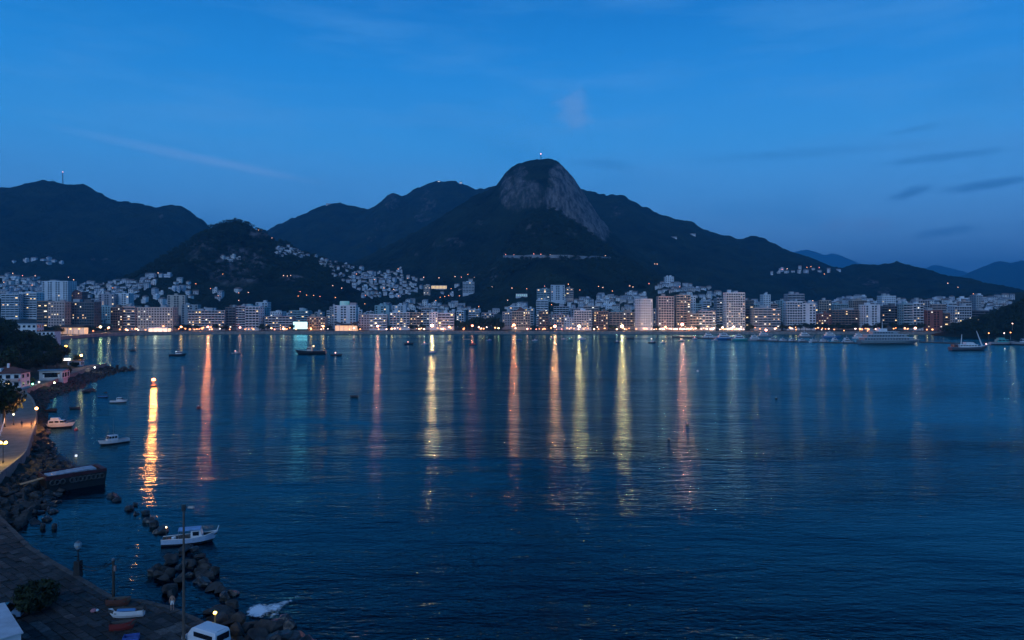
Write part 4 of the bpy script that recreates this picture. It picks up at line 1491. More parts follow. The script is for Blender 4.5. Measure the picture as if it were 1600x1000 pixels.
# fishing boat by the rock pile
def fishing_boat():
    p = gp(297, 848)
    t = thing('fishing_boat', 'pale blue fishing boat with canvas roof moored beside the rock pile', 'boat', p, .28, 'boats in the bay')
    L, B, Hf = 7.4, 2.5, .85
    h = hull_mesh(L, B, Hf, well=.35, sheer=.6, bot=2).build('hull', [mat('hull_paleblue', (.42, .52, .66), rough=.45, var=.15), MATS['deck_dark'], MATS['hull_dark']], t)
    MB().tube([(-L / 2, B * .36, Hf * 1.1), (0, B * .5, Hf * 1.1), (L * .3, B * .34, Hf * 1.34), (L * .5, 0, Hf * 1.75)], .06, 5).build('rubbing_strake', M_white, h)
    MB().tube([(-L / 2, -B * .36, Hf * 1.1), (0, -B * .5, Hf * 1.1), (L * .3, -B * .34, Hf * 1.34), (L * .5, 0, Hf * 1.75)], .06, 5).build('rubbing_strake', M_white, h)
    cb = cabin_mb(.02 * L, .24 * L, 1.7, .6, 1.35, .25).build('cabin', MATS['hull_white'], t)
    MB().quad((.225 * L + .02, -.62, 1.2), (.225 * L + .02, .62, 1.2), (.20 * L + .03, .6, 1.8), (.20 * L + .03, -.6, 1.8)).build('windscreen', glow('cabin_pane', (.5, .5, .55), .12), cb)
    for sg in (-1, 1):
        MB().box(.06 * L, .17 * L, min(sg * .84, sg * .875), max(sg * .84, sg * .875), 1.2, 1.75).build('window', M_glass, cb)
    rf = MB()
    for i in range(6):
        a0, a1 = -1 + i / 3, -1 + (i + 1) / 3
        z0, z1 = 2.05 + .16 * (1 - a0 * a0), 2.05 + .16 * (1 - a1 * a1)
        rf.add([(-.20 * L, a0, z0), (.20 * L, a0, z0), (.20 * L, a1, z1), (-.20 * L, a1, z1)], [(0, 1, 2, 3)])
        rf.add([(-.20 * L, a0, z0 - .07), (.20 * L, a0, z0 - .07), (.20 * L, a1, z1 - .07), (-.20 * L, a1, z1 - .07)], [(3, 2, 1, 0)])
    rf.build('canvas_roof', mat('canvas_blue', (.22, .38, .60), rough=.8), t)
    pm = MB().tube([(0, 0, .7), (0, 0, 2.05)], .035, 5).mesh('roof_post', M_grey)
    for x in (-.19, .0):
        for y in (-.92, .92):
            link('roof_post', pm, t, (x * L, y, 0))
    MB().tube([(-.43 * L, .3, .6), (-.43 * L, .3, 2.3)], .035, 5).build('stern_pole', M_grey, t)
    MB().ball((-.43 * L, .3, 2.4), .11, 1, 8, 5).build('stern_lantern', glow('stern_lantern', GOLD, 9), t)
    MB().tube([(.48 * L, 0, 1.4), (.52 * L, 0, 2.2)], [.07, .05], 5).build('bow_post', M_white, t)
    MB().ball((-.36 * L, -.5, .75), .26, 1, 8, 5).build('float', mat('orange_float', (.55, .10, .04), rough=.5), t)
    MB().lathe([(.3, 0), (.32, .35), (.26, .4)], (-.30 * L, .45, .5), 10).build('bucket', M_white, t)


fishing_boat()


# buoys and small marks
def buoy(px, py, r, c, label, s=0.0, name='buoy'):
    p = gp(px, py)
    t = thing(name, label, 'buoy', p, 0, 'buoys in the bay')
    r *= .62
    MB().lathe([(r * .5, -.4), (r, -.1), (r, r * .5), (r * .6, r * .9), (r * .3, r * 1.0)], n=10).build('float', mat('buoy_%.2f_%.2f_%.2f' % c, c, rough=.5), t)
    MB().ball((0, 0, r * 1.25), r * .30, 1, 8, 5).build('topmark', glow('topmark', WHITE, 5) if s else M_white, t)
    return t


buoy(119, 672, .75, (.30, .03, .05), 'dark red mooring buoy off the white motor yacht')
buoy(310, 638, 1.1, (.16, .02, .02), 'small red buoy below the orange red reflection')
buoy(553, 531, 1.4, (.25, .04, .02), 'tiny red buoy in the far water left of the white banded block')
buoy(1074, 664.5, .7, (.02, .06, .03), 'dark green buoy at the end of the warm reflection')
buoy(1213, 623.5, .8, (.03, .03, .03), 'black buoy with pale top in the right part of the bay')
buoy(1090, 580.5, .9, (.6, .6, .6), 'white buoy right of the warm reflection')
buoy(1570, 546, 1.0, (.7, .7, .7), 'bright white buoy right of the two masted ship', 1)
buoy(926, 542, 1.0, (.05, .10, .05), 'tiny green buoy between the pale reflections')
buoy(1045, 687, .5, (.02, .02, .02), 'tiny black float in the middle right of the bay')

# added lit buoy, an assumed source for the golden reflection at left
p = gp(240, 604)
t = thing('light_buoy', 'blazing golden light buoy floating in the left part of the bay', 'buoy', p, 0, 'buoys in the bay')
MB().lathe([(.9, -.5), (1.3, -.1), (1.3, .5), (.9, .8)], n=12).build('float', MATS['hull_dark'], t)
m_ = MB()
for a in range(4):
    m_.tube([(.7 * math.cos(a * 1.571), .7 * math.sin(a * 1.571), .7), (.15 * math.cos(a * 1.571), .15 * math.sin(a * 1.571), 2.2)], .06, 5)
m_.build('cage', M_grey, t)
b_ = MB().ball((0, 0, 2.9), .75, .7, 10, 6).build('lantern', glow('buoy_lantern', (1.0, .20, .04), 30), t)
b_.visible_shadow = False
ld = bpy.data.lights.new('lantern_light', 'POINT')
ld.energy = 14000
ld.color = (1.0, .15, .03)
ld.shadow_soft_size = 1.1
link('lantern_light', ld, t, (0, 0, 2.9))


# ------------------------------------------------------------------ marina on the right
def pontoon(px0, py0, px1, py1, w, label, name='pontoon'):
    a, b = gp(px0, py0), gp(px1, py1)
    t = thing(name, label, 'pontoon', a)
    d = b - a
    n = Vector((-d.y, d.x, 0)).normalized() * w
    MB().add([Vector((0, 0, -.5)), d + Vector((0, 0, -.5)), d + n + Vector((0, 0, -.5)), n + Vector((0, 0, -.5)),
              Vector((0, 0, 1.0)), d + Vector((0, 0, 1.0)), d + n + Vector((0, 0, 1.0)), n + Vector((0, 0, 1.0))],
             [(4, 5, 6, 7), (0, 1, 5, 4), (1, 2, 6, 5), (2, 3, 7, 6), (3, 0, 4, 7)]).build('deck', mat('pontoon_deck', (.10, .095, .09), rough=.8), t)
    pm = MB().tube([(0, 0, -1), (0, 0, 2.2)], .28, 6).mesh('pile', M_dark)
    k = max(2, int(d.length / 14))
    for i in range(k + 1):
        link('pile', pm, t, d * (i / k) + Vector((0, -.3, 0)))
    return t


pontoon(1050, 527, 1215, 534, 2.5, 'long dark pontoon on the left half of the marina')
pontoon(1215, 534, 1345, 537, 2.5, 'dark pontoon on the right half of the marina in front of the yachts')
pontoon(1436, 535, 1512, 538, 1.6, 'thin dark floating breakwater between the ferry and the two masted ship')


def yacht(px, py, lpx, hdg, hc, label, decks=2):
    D = gd(py)
    L = lpx / F * D
    B = L * .24
    Hf = .07 * L + .5
    t = thing('yacht', label, 'yacht', (wx(px, D), D, 0), hdg, 'yachts of the marina')
    hull_mesh(L, B, Hf, sheer=.45).build('hull', [MATS['hull_' + hc], MATS['deck_grey']], t)
    z = Hf
    for k in range(decks):
        x0, x1 = (-.38 + .07 * k) * L, (.18 - .12 * k) * L
        hh = .055 * L + .9
        cb = cabin_mb(x0, x1, B * (.74 - .14 * k), z, hh, .8).build('cabin', MATS['hull_white'], t)
        for sg in (-1, 1):
            yb = sg * B * (.37 - .07 * k)
            MB().box(x0 + .06 * L, x1 - .1 * L, min(yb, yb + sg * .04) - .02, max(yb, yb + sg * .04) + .02, z + hh * .42, z + hh * .80).build('window_band', M_glass, cb)
        z += hh
    MB().tube([(-.12 * L, 0, z), (-.16 * L, 0, z + .16 * L)], [.14, .06], 5).build('mast', M_white, t)
    MB().box(-.15 * L, -.05 * L, -B * .2, B * .2, z + .5, z + .62).build('hard_top', M_white, t)
    return t


YC = [(1135, 530.5, 34, .05, 'blue', 'long blue hulled yacht under the tallest white tower'), (1158, 532, 30, .1, 'teal', 'teal hulled yacht at the end of the left pontoon'), (1182, 532.5, 26, .05, 'grey', 'grey mauve yacht right of the teal hulled one'),
      (1110, 528, 24, .0, 'white', 'white yacht at the left end of the pontoon'), (1208, 533, 20, .5, 'white', 'white yacht lying askew where the two pontoons meet'), (1224, 533.5, 18, .6, 'white', 'small white yacht second on the right pontoon'),
      (1238, 534, 18, .6, 'white', 'small white yacht third on the right pontoon'), (1254, 534.5, 20, .5, 'grey', 'grey yacht below the red brick block'), (1271, 535, 20, .6, 'white', 'white yacht below the left end of the dark brown block'),
      (1288, 535, 20, .45, 'white', 'white yacht beside the thin lamp of the marina'), (1306, 535.5, 22, .5, 'teal', 'teal grey yacht below the middle of the dark brown block'), (1325, 536, 24, .4, 'white', 'white yacht nearest the ferry'),
      (1196, 526, 24, .0, 'grey', 'grey yacht in the back line of the marina'), (1300, 528, 30, .0, 'blue', 'blue grey yacht in the back line below the white blank edged tower'), (1260, 527, 26, .05, 'grey', 'grey yacht in the back line below the pale ribbed tower'), (1345, 529, 26, .0, 'white', 'white yacht in the back line left of the ferry')]
for y in YC:
    yacht(*y, decks=1 if y[2] < 21 else 2)
for (px, py, top) in [(1287, 534, 513.5), (1321, 534, 517), (1358, 533, 517.5), (1402, 527, 513)]:
    p = gp(px, py)
    lamp(Vector((p.x, p.y + 3, .9)), wz(top, p.y + 3) - .9, .5, WARM if px != 1402 else GOLD, 'mar', 6, 'thin lamp post with an orange light standing on the marina pontoon at the %s' % {1287: 'left', 1321: 'middle', 1358: 'right', 1402: 'ferry'}[px], 'marina lamps', 900)


def ferry():
    D = gd(537)
    L = 98 / F * D
    t = thing('ferry', 'large white ferry with three decks moored at the right end of the marina', 'ferry', (wx(1390, D), D, 0), .03)
    hull_mesh(L, 11, 3.0, sheer=.3).build('hull', [MATS['hull_teal'] if False else mat('ferry_hull', (.20, .26, .28), rough=.5), MATS['deck_grey']], t)
    z = 2.9
    for k, (a, b, w) in enumerate([(-.46, .36, 9.5), (-.40, .26, 8.5), (-.30, .12, 7)]):
        cb = cabin_mb(a * L, b * L, w, z, 2.5, .9).build('deck_house', mat('ferry_white', (.30, .33, .36), rough=.5), t)
        wm_ = MB().box(-.75, .75, -w / 2 - .04, -w / 2 + .05, z + 1.0, z + 1.9).mesh('window', M_glass)
        n = int((b - a) * L / 2.6) - 1
        for i in range(n):
            link('window', wm_, cb, (a * L + 2.0 + i * 2.5, 0, 0))
        MB().box(a * L - .8, b * L + .2, -w / 2 - .5, w / 2 + .5, z + 2.5, z + 2.7).build('deck_edge', M_white, t)
        z += 2.7
    MB().box(-.20 * L, -.06 * L, -2.5, 2.5, z, z + 2.4, 0, .2).build('wheelhouse', MATS['hull_white'], t)
    MB().tube([(-.12 * L, 0, z + 2.3), (-.12 * L, 0, z + 11)], [.3, .12], 6).build('mast', M_white, t)
    MB().lathe([(1.3, 0), (1.1, 3.0)], (-.30 * L, 0, z), 10).build('funnel', MATS['hull_grey'], t)
    m2 = MB()
    for i in range(9):
        m2.tube([(.36 * L + i * .012 * L, -4.5 + i * .35, 3.1), (.36 * L + i * .012 * L, -4.5 + i * .35, 4.3)], .06, 4)
    stuffpart(m2.build('bow_rail', M_white, t))


ferry()


def ship():
    D = gd(547)
    L = 60 / F * D
    t = thing('two_masted_ship', 'white ship with two tall pale masts anchored off the right headland', 'ship', (wx(1514, D), D, 0), .04)
    hull_mesh(L, 8, 2.2, sheer=.7).build('hull', [mat('ship_hull', (.10, .11, .13), rough=.5), MATS['hull_white']], t)
    cb = cabin_mb(-.30 * L, .28 * L, 5.6, 2.2, 2.2, 1.4).build('deck_house', MATS['hull_white'], t)
    wm_ = MB().box(-.7, .7, -2.86, -2.75, 3.1, 3.9).mesh('window', M_glass)
    for i in range(7):
        link('window', wm_, cb, (-.26 * L + i * 2.2, 0, 0))
    cabin_mb(-.12 * L, .14 * L, 4.2, 4.4, 1.6, 1.2).build('upper_house', MATS['hull_white'], t)
    MB().tube([(-.22 * L, 0, 2.2), (-.19 * L, 0, 12)], [.5, .2], 6).build('mast', M_white, t)
    MB().tube([(.36 * L, 0, 2.6), (.20 * L, 0, 14.5)], [.6, .22], 6).build('raking_mast', M_white, t)
    MB().tube([(.48 * L, 0, 4.2), (.60 * L, 0, 5.6)], [.3, .12], 6).build('bowsprit', M_white, t)
    MB().box(-.44 * L, -.34 * L, -2.2, 2.2, 2.4, 4.4).build('aft_house', MATS['hull_brown'], t)
    MB().ball((.46 * L, 0, 4.6), .5, 1, 8, 5).build('bow_lantern', glow('ship_lantern', (1, .6, .55), 3), t)


ship()


# ------------------------------------------------------------------ right headland
def heightfield(name, x0, x1, y0, y1, step, fn, material, cut=-1.5):
    gx = np.arange(x0, x1 + step, step)
    gy = np.arange(y0, y1 + step, step)
    xx, yy = np.meshgrid(gx, gy)
    zz = fn(xx, yy)
    ny, nx = xx.shape
    idx = np.arange(nx * ny).reshape(ny, nx)
    q = np.stack([idx[:-1, :-1], idx[:-1, 1:], idx[1:, 1:], idx[1:, :-1]], -1).reshape(-1, 4)
    q = q[zz.reshape(-1)[q].max(1) > cut]
    me = bpy.data.meshes.new(name)
    me.from_pydata(np.stack([xx, yy, zz], -1).reshape(-1, 3).tolist(), [], q.tolist())
    me.polygons.foreach_set('use_smooth', [True] * len(q))
    me.materials.append(material)
    return struct(link(name, me))


def rh(x, y):
    d = np.sqrt(((x - 640) / 150.0) ** 2 + ((y - 800) / 110.0) ** 2)
    h = 62 * np.clip(1.12 - d, -.2, 2) ** .9 if False else 58 * np.clip(1.15 - d, 0, 2) ** 1.15
    return np.where(d > 1.15, -6.0, h - 1.0 + (fbm(x / 14, y / 14, 3) - .5) * 3)


heightfield('right_headland', 440, 860, 670, 930, 5.0, rh, M_forest)


def forest(name, fn, region, n, s0, s1, label, zmin=3.0):
    """wooded mass: crowns of many small leaf sprays joined, standing on the slope"""
    g = np.random.default_rng(len(name))
    base = [np.array([v.co[:] for v in m.vertices]) for m in FARCROWN]
    V, Fq, o = [], [], 0
    k = 0
    while k < n:
        x, y = g.uniform(region[0], region[1]), g.uniform(region[2], region[3])
        z = float(fn(np.array([x]), np.array([y]))[0])
        if z < zmin:
            n -= .2
            continue
        b = base[k % 4][: 4 * 130] * g.uniform(s0, s1) * 1.0
        a = g.uniform(0, 6.28)
        c, s = math.cos(a), math.sin(a)
        v = np.stack([b[:, 0] * c - b[:, 1] * s + x, b[:, 0] * s + b[:, 1] * c + y, b[:, 2] + z + 2.6], 1)
        V.append(v)
        Fq.append(np.arange(len(v)).reshape(-1, 4) + o)
        o += len(v)
        k += 1
    me = bpy.data.meshes.new(name)
    V = np.concatenate(V)
    Fq = np.concatenate(Fq)
    me.vertices.add(len(V))
    me.vertices.foreach_set('co', V.astype(np.float32).ravel())
    me.loops.add(len(Fq) * 4)
    me.polygons.add(len(Fq))
    me.loops.foreach_set('vertex_index', Fq.ravel().astype(np.int32))
    me.polygons.foreach_set('loop_start', np.arange(0, len(Fq) * 4, 4, dtype=np.int32))
    me.polygons.foreach_set('loop_total', np.full(len(Fq), 4, np.int32))
    me.update(calc_edges=True)
    me.materials.append(M_leaf)
    o_ = link(name, me)
    o_['kind'] = 'stuff'
    o_['label'] = label
    return o_


forest('headland_forest', rh, (470, 700, 690, 850), 420, .8, 1.4, 'dark forest covering the right headland')
SPEC = {s[0]: s for s in MOUNT}
forest('conical_hill_forest', lambda x, y: hill_h(SPEC['conical_hill'], x, y), (wx(240, 1560), wx(560, 1560), 1300, 1575), 900, .9, 1.5, 'dense dark forest on the conical hill', 60)
forest('front_hill_forest', lambda x, y: hill_h(SPEC['wooded_front_hill'], x, y), (wx(740, 1750), wx(1040, 1750), 1450, 1760), 900, .9, 1.5, 'dense dark forest on the hill under the rock dome', 60)

for (px, py, c, key, lb) in [(1545, 521, WARM, 'warmh', 'orange lamp at the left of the quay under the right headland'), (1579, 520, WARM, 'warmh', 'orange lamp at the right of the quay under the right headland'), (1569, 521, COOL, 'coolh', 'cool white lamp between the two orange ones under the right headland'), (1582, 506, WHITE, 'whiteh', 'single white lamp up on the right headland')]:
    D = 690 if py > 510 else 702
    z = wz(py, D)
    lamp((wx(px, D), D, z - 6), 6, .5, c, key, 7, lb, 'lamps of the right headland', 700)
pontoon(1540, 536.5, 1640, 537.5, 5, 'dark quay under the right headland with moored work boats', 'quay')
boat(1566, 538.5, 40, .05, 'grey', 'cruiser', 'grey covered work boat at the quay under the right headland', name='work_boat', cabinc='teal')
boat(1600, 539, 40, 2.9, 'grey', 'work', 'pale work boat with raised derrick at the right edge of the picture', name='work_boat', mastb=True)

# ------------------------------------------------------------------ left shore: promenade, sea wall, riprap, wooded slope
PZ = 3.0
RW = [(-60, 800), (-20, 762), (0, 745), (22, 727), (40, 710), (47, 690), (53, 672), (57, 655), (56, 640), (50, 625), (41, 614), (52, 606), (75, 600), (100, 590), (130, 580), (150, 574), (166, 570)]
RP = [gp(a, b, PZ) for a, b in RW]


def smooth_line(P, k=3):
    Q = []
    n = len(P)
    for i in range(n - 1):
        p0, p1, p2, p3 = P[max(0, i - 1)], P[i], P[i + 1], P[min(n - 1, i + 2)]
        for j in range(k):
            t = j / k
            Q.append(.5 * ((2 * p1) + (p2 - p0) * t + (2 * p0 - 5 * p1 + 4 * p2 - p3) * t * t + (3 * p1 - p0 - 3 * p2 + p3) * t ** 3))
    Q.append(P[-1])
    return Q


RL = smooth_line(RP)
NRM = []
for i, p in enumerate(RL):
    d = RL[min(i + 1, len(RL) - 1)] - RL[max(i - 1, 0)]
    NRM.append(Vector((-d.y, d.x, 0)).normalized())      # points inland (left of the way outwards)
LL = [p + n * 8.5 for p, n in zip(RL, NRM)]
RLnp = np.array([[p.x, p.y] for p in RL])
NRnp = np.array([[n.x, n.y] for n in NRM])

mb = MB()
for i in range(len(RL) - 1):
    mb.quad(RL[i], RL[i + 1], LL[i + 1], LL[i])
M_path = mat('path_paving', (.20, .165, .14), rough=.8, var=.35, scale=.45, bump=.25, bscale=1.2, bdist=.05)
struct(mb.build('path', M_path))
mb = MB()
for i in range(len(RL) - 1):
    a, b, na, nb_ = RL[i], RL[i + 1], NRM[i], NRM[i + 1]
    U = Vector((0, 0, 1))
    mb.add([a - na * .5 - U * 4.5, b - nb_ * .5 - U * 4.5, b - nb_ * .15 + U * .75, a - na * .15 + U * .75, b + nb_ * .25 + U * .75, a + na * .25 + U * .75, b + nb_ * .25 + U * .004, a + na * .25 + U * .004],
           [(0, 1, 2, 3), (3, 2, 4, 5), (5, 4, 6, 7)])
w_ = thing('parapet', 'low stone parapet along the seaward edge of the lamp lit path on the left', 'wall')
mb.build('wall', mat('parapet_stone', (.22, .19, .17), rough=.85, var=.35, scale=.8), w_)


def side(x, y):
    """signed distance inland from the sea wall line of the left shore"""
    sh = x.shape
    P = np.stack([x.ravel(), y.ravel()], 1)
    best = np.full(len(P), 1e9)
    sg = np.zeros(len(P))
    for i in range(len(RLnp) - 1):
        a, b = RLnp[i], RLnp[i + 1]
        ab = b - a
        t = np.clip(((P - a) @ ab) / (ab @ ab), 0, 1)
        c = a + t[:, None] * ab
        d = np.hypot(P[:, 0] - c[:, 0], P[:, 1] - c[:, 1])
        cr_ = ab[0] * (P[:, 1] - a[1]) - ab[1] * (P[:, 0] - a[0])
        m_ = d < best - 1e-6
        best[m_] = d[m_]
        sg[m_] = np.sign(cr_[m_])
    return (best * sg).reshape(sh)


def lh(x, y):
    s = side(x, y)
    inland = np.clip(s - 9.5, 0, 400)
    hill = 15 * np.exp(-((x + 335) / 90.0) ** 2 - ((y - 380) / 130.0) ** 2) + 4 * np.exp(-((x + 245) / 40.0) ** 2 - ((y - 330) / 60.0) ** 2) + 30 * np.exp(-((x + 510) / 85.0) ** 2 - ((y - 670) / 60.0) ** 2)
    h = 2.94 + np.minimum(inland * .10, 5) * np.clip((360 - y) / 60, 0, 1) + hill * np.clip(inland / 30.0, 0, 1)
    h = h + (fbm(x / 9, y / 9, 3) - .5) * np.clip(inland / 8.0, 0, 1) * 1.6
    # seaward: rubble slope under the riprap
    h = np.where(s < -.3, 1.6 + s * 2.2 / np.interp(y, RIPX, RIPW), h)
    h = np.where((s > -.3) & (s < 9.6), 2.90, h)
    # far coast of the headland, beyond the jetty root
    edge = np.clip((-(x + 215) + (y - 383) * -.55), -80, 300)
    coast = np.where(y > 383, np.clip((-(x + 222) - (y - 383) * .75) * .35, -6, 60), 60)
    return np.minimum(h, coast)


RIPX, RIPW = [100, 120, 145, 165, 185, 235, 262, 290, 600], [11, 11, 10, 6, 3.0, 3.0, 8, 10, 10]
M_slope = mat('left_slope_earth', (.012, .016, .010), rough=.95, c2=(.035, .035, .022), scale=.3, bump=.5, bscale=.8, bdist=.4)
heightfield('left_headland', -640, -60, 100, 760, 3.5, lh, M_slope)


def lz(x, y):
    return float(lh(np.array([x]), np.array([y]))[0])


# trees of the wooded slope
TL = []
for k in range(4000):
    if len(TL) >= 96:
        break
    px, D = random.uniform(-35, 128), random.choice((random.uniform(225, 490), random.uniform(225, 490), random.uniform(575, 700)))
    x = wx(px, D)
    s = float(side(np.array([x]), np.array([D]))[0])
    z = lz(x, D)
    if s < 13 or z < 2.0 or any(math.hypot(x - a, D - b) < 7.2 for a, b in TL):
        continue
    # keep the houses and the lit forecourts free
    py = HZ + (CH - z) / D * F
    if (px > 50 and D < 318 and px < 104) or (px < 52 and D < 280) or (px > 100 and D > 350 and px < 135 and D < 372):
        continue
    TL.append((x, D))
    sc_ = random.uniform(.75, 1.15) * (.7 if px > 100 else 1.0)
    tree((x, D, z - .3), sc_, 'leafy dark tree on the wooded slope of the left headland', 'trees of the left headland', True, squash=random.uniform(.85, 1.15))
p = gp(6, 667, PZ)
tree((p.x, p.y, 2.9), 1.12, 'largest dark tree overhanging the path at the left edge', None, True)
for (px, py, s_, lb) in [(104, 584, .45, 'small round bush beside the pale shed on the jetty path'), (116, 574, .4, 'small bush in front of the kiosk'), (46, 601, .4, 'small bush by the green lights in front of the red roofed house')]:
    p = gp(px, py, PZ)
    q = thing('bush', lb, 'bush', (p.x - 2, p.y + 4, 2.9))
    q.scale = (s_, s_, s_)
    link('foliage', NEARCROWN[1], q, (0, 0, 2.6))
    link('stem', NEARTRUNK[0], q, sc=(.5, .5, .4))


def back(p, d):
    """the point d metres further off on the same line of sight"""
    k = (p.y + d) / p.y
    return Vector((p.x * k, p.y * k, p.z))


def simple_house(name, label, loc, rz, W, Dp, Ht, storeys, nb, wallm, roofm, roof='hip', lit=(), flat=False):
    t = thing(name, label, 'house', loc, rz)
    MB().box(-W / 2, W / 2, 0, Dp, -4, Ht).build('wall', wallm, t)
    fh = Ht / storeys
    bw = W / nb
    wm_ = MB().box(-bw * .28, bw * .28, -.05, .1, fh * .32, fh * .80).mesh('window', M_glass)
    fm_ = MB()
    for (a, b, c, d) in ((-.34, -.28, .26, .86), (.28, .34, .26, .86), (-.28, .28, .80, .86), (-.36, .36, .26, .32)):
        fm_.box(bw * a, bw * b, -.10, .05, fh * c, fh * d)
    fm_ = fm_.mesh('window_frame', M_white)
    wl_ = MB().box(-bw * .28, bw * .28, -.05, .1, fh * .32, fh * .80).mesh('window', M_lit[0])
    for f in range(storeys):
        for k in range(nb):
            w = link('window', wl_ if (f, k) in lit else wm_, t, (-W / 2 + (k + .5) * bw, 0, f * fh))
            link('window_frame', fm_, w)
    nd = max(2, int(Dp / 3.2))
    for f in range(storeys):
        for k in range(nd):
            o = link('window', wm_, t, (W / 2, (k + .5) * Dp / nd, f * fh), math.pi / 2)
            link('window_frame', fm_, o)
    if roof == 'hip':
        e = .7
        r = Dp * .5
        MB().add([(-W / 2 - e, -e, Ht), (W / 2 + e, -e, Ht), (W / 2 + e, Dp + e, Ht), (-W / 2 - e, Dp + e, Ht), (-W / 2 + r, Dp / 2, Ht + Dp * .30), (W / 2 - r, Dp / 2, Ht + Dp * .30)],
                 [(0, 1, 5, 4), (1, 2, 5), (2, 3, 4, 5), (3, 0, 4), (3, 2, 1, 0)]).build('roof', roofm, t)
    else:
        MB().box(-W / 2 - .4, W / 2 + .4, -.5, Dp + .4, Ht + .002, Ht + .35).build('roof', roofm, t)
    return t


# the red roofed house, the pale shed, the kiosk, the terraced house
p = gp(16, 607, 4.0)
t = simple_house('red_roofed_house', 'white two storey house with dark red roof at the left edge', (p.x - 5, p.y + 4, 3.6), .18, 11, 7.5, 5.4, 2, 4, M_white, M_redtile, lit=((0, 2),))
MB().box(-3.0, -1.2, .6, 3.6, 5.4, 7.2).build('dormer', M_white, t)
MB().box(-.35, .35, 3, 3.7, 6.4, 8.9).build('chimney', M_white, t)
bl_ = MB().box(1.4, 5.3, -1.4, -.12, 2.6, 2.8).box(1.4, 1.52, -1.4, -.12, 2.8, 3.6).box(5.18, 5.3, -1.4, -.12, 2.8, 3.6).box(1.52, 5.18, -1.4, -1.3, 2.8, 3.6).build('balcony', MATS['wall_pink'], t)
p = back(gp(80, 598.5, PZ), 10.5)
t = simple_house('pale_shed', 'pale flat roofed hall with a long dark opening on the jetty path', (p.x, p.y, 2.9), .22, 9.0, 5, 4.0, 1, 1, mat('shed_wall', (.48, .48, .50), rough=.7, var=.2, scale=.4), mat('shed_roof', (.16, .24, .32), rough=.6, var=.2), 'flat')
MB().box(-3.2, 3.2, -.16, .02, 2.6, 3.3).build('opening', M_glass, t)
p = back(gp(116, 575.5, PZ), 10)
t = simple_house('kiosk', 'small white kiosk with a lit sign near the root of the jetty', (p.x, p.y, 2.9), .2, 6.0, 4, 2.9, 1, 2, M_white, MATS['dark_roof'], 'flat')
MB().box(-5.2, -1.6, -.6, -.5, 3.3, 4.4).build('lit_sign', glow('kiosk_sign', (1, .9, .8), 3.0), t)
D_ = 540
t = simple_house('terraced_house', 'long white three storey house half hidden by the trees of the left headland', (wx(30, D_), D_, 6), .1, 24, 10, 14.0, 4, 7, M_white, MATS['wall_pale'], 'flat', lit=())
MB().box(12.2, 24, 1, 10, -3, 8.6).build('lower_wing', M_white, t)
wm_ = MB().box(-.75, .75, .9, 1.05, 1.3, 2.9).mesh('window', M_glass)
for f in range(2):
    for k in range(4):
        link('window', wm_, t, (13.8 + k * 2.8, 0, 1.8 + f * 3.2))
MB().box(12.25, 24.4, .6, 10.3, 8.6, 9.0).build('lower_roof', M_redtile, t)

# lamps of the left shore
def near_lamp(px, py, top, colour, key, s, r, power, label, z=PZ, group=None, globes=1):
    p = gp(px, py, z)
    h = wz(top, p.y) - z
    t = thing('path_lamp', label, 'lamp', p, 0, group)
    MB().lathe([(.16, 0), (.15, .5), (.07, .6), (.055, h)], n=8).build('post', M_dark, t)
    if globes == 1:
        MB().lathe([(.05, 0), (.3, .08), (.26, .22), (.05, .30)], (0, 0, h + r * 1.3), 10).build('cap', M_dark, t)
        b = MB().ball((0, 0, h + r * .4), r, 1, 10, 6).build('globe', glow('near_' + key, colour, s), t)
        b.visible_shadow = False
    else:
        MB().tube([(-.55, 0, h - .1), (.55, 0, h - .1)], .05, 6).build('cross_arm', M_dark, t)
        for sx in (-1, 1):
            b = MB().ball((sx * .55, 0, h + .2), r, 1, 10, 6).build('globe', glow('near_' + key, colour, s), t)
            b.visible_shadow = False
    ld = bpy.data.lights.new('lamp_light', 'POINT')
    ld.energy = power
    ld.color = colour
    ld.shadow_soft_size = .25
    link('lamp_light', ld, t, (0, 0, h + r * .4))
    return t


near_lamp(57, 664, 639, (1.0, .42, .12), 'amber', 24, .34, 5200, 'amber lamp on the sea wall above the white motor yacht')
near_lamp(5, 724, 693, (1.0, .62, .08), 'yellow', 16, .26, 1800, 'twin globe yellow lamp at the left edge of the lit path', globes=2)
near_lamp(127, 572, 556, (1.0, .50, .16), 'amber', 24, .5, 1300, 'amber lamp at the root of the rock jetty')
near_lamp(21, 664, 648, (.9, .9, .7), 'pale', 5, .2, 60, 'small pale lamp beside the railing under the large tree')
for (px, py, c, key, s, lb) in [(51, 601, (.2, 1.0, .45), 'greenl', 9, 'greenish lamp on the forecourt of the red roofed house'), (41, 599, (1, .8, .6), 'creaml', 8, 'cream lamp at the corner of the red roofed house'), (85, 599, (.9, 1, .6), 'limel', 9, 'pale lime lamp in front of the pale hall'), (61, 598, (.9, 1, .8), 'pale', 5, 'faint lamp at the left corner of the pale hall'), (148, 575, (1, 1, .85), 'pale2', 9, 'white lamp at the far end of the jetty path')]:
    near_lamp(px, py + 2.5, py - .5, c, key, s, .30, 160, lb)
p = gp(103, 556, 6)
lamp((p.x, p.y, 2.9), 8.0, .7, (1, .78, .12), 'yel', 8, 'yellow lamp shining through the tree tops of the left headland', None, 3000)

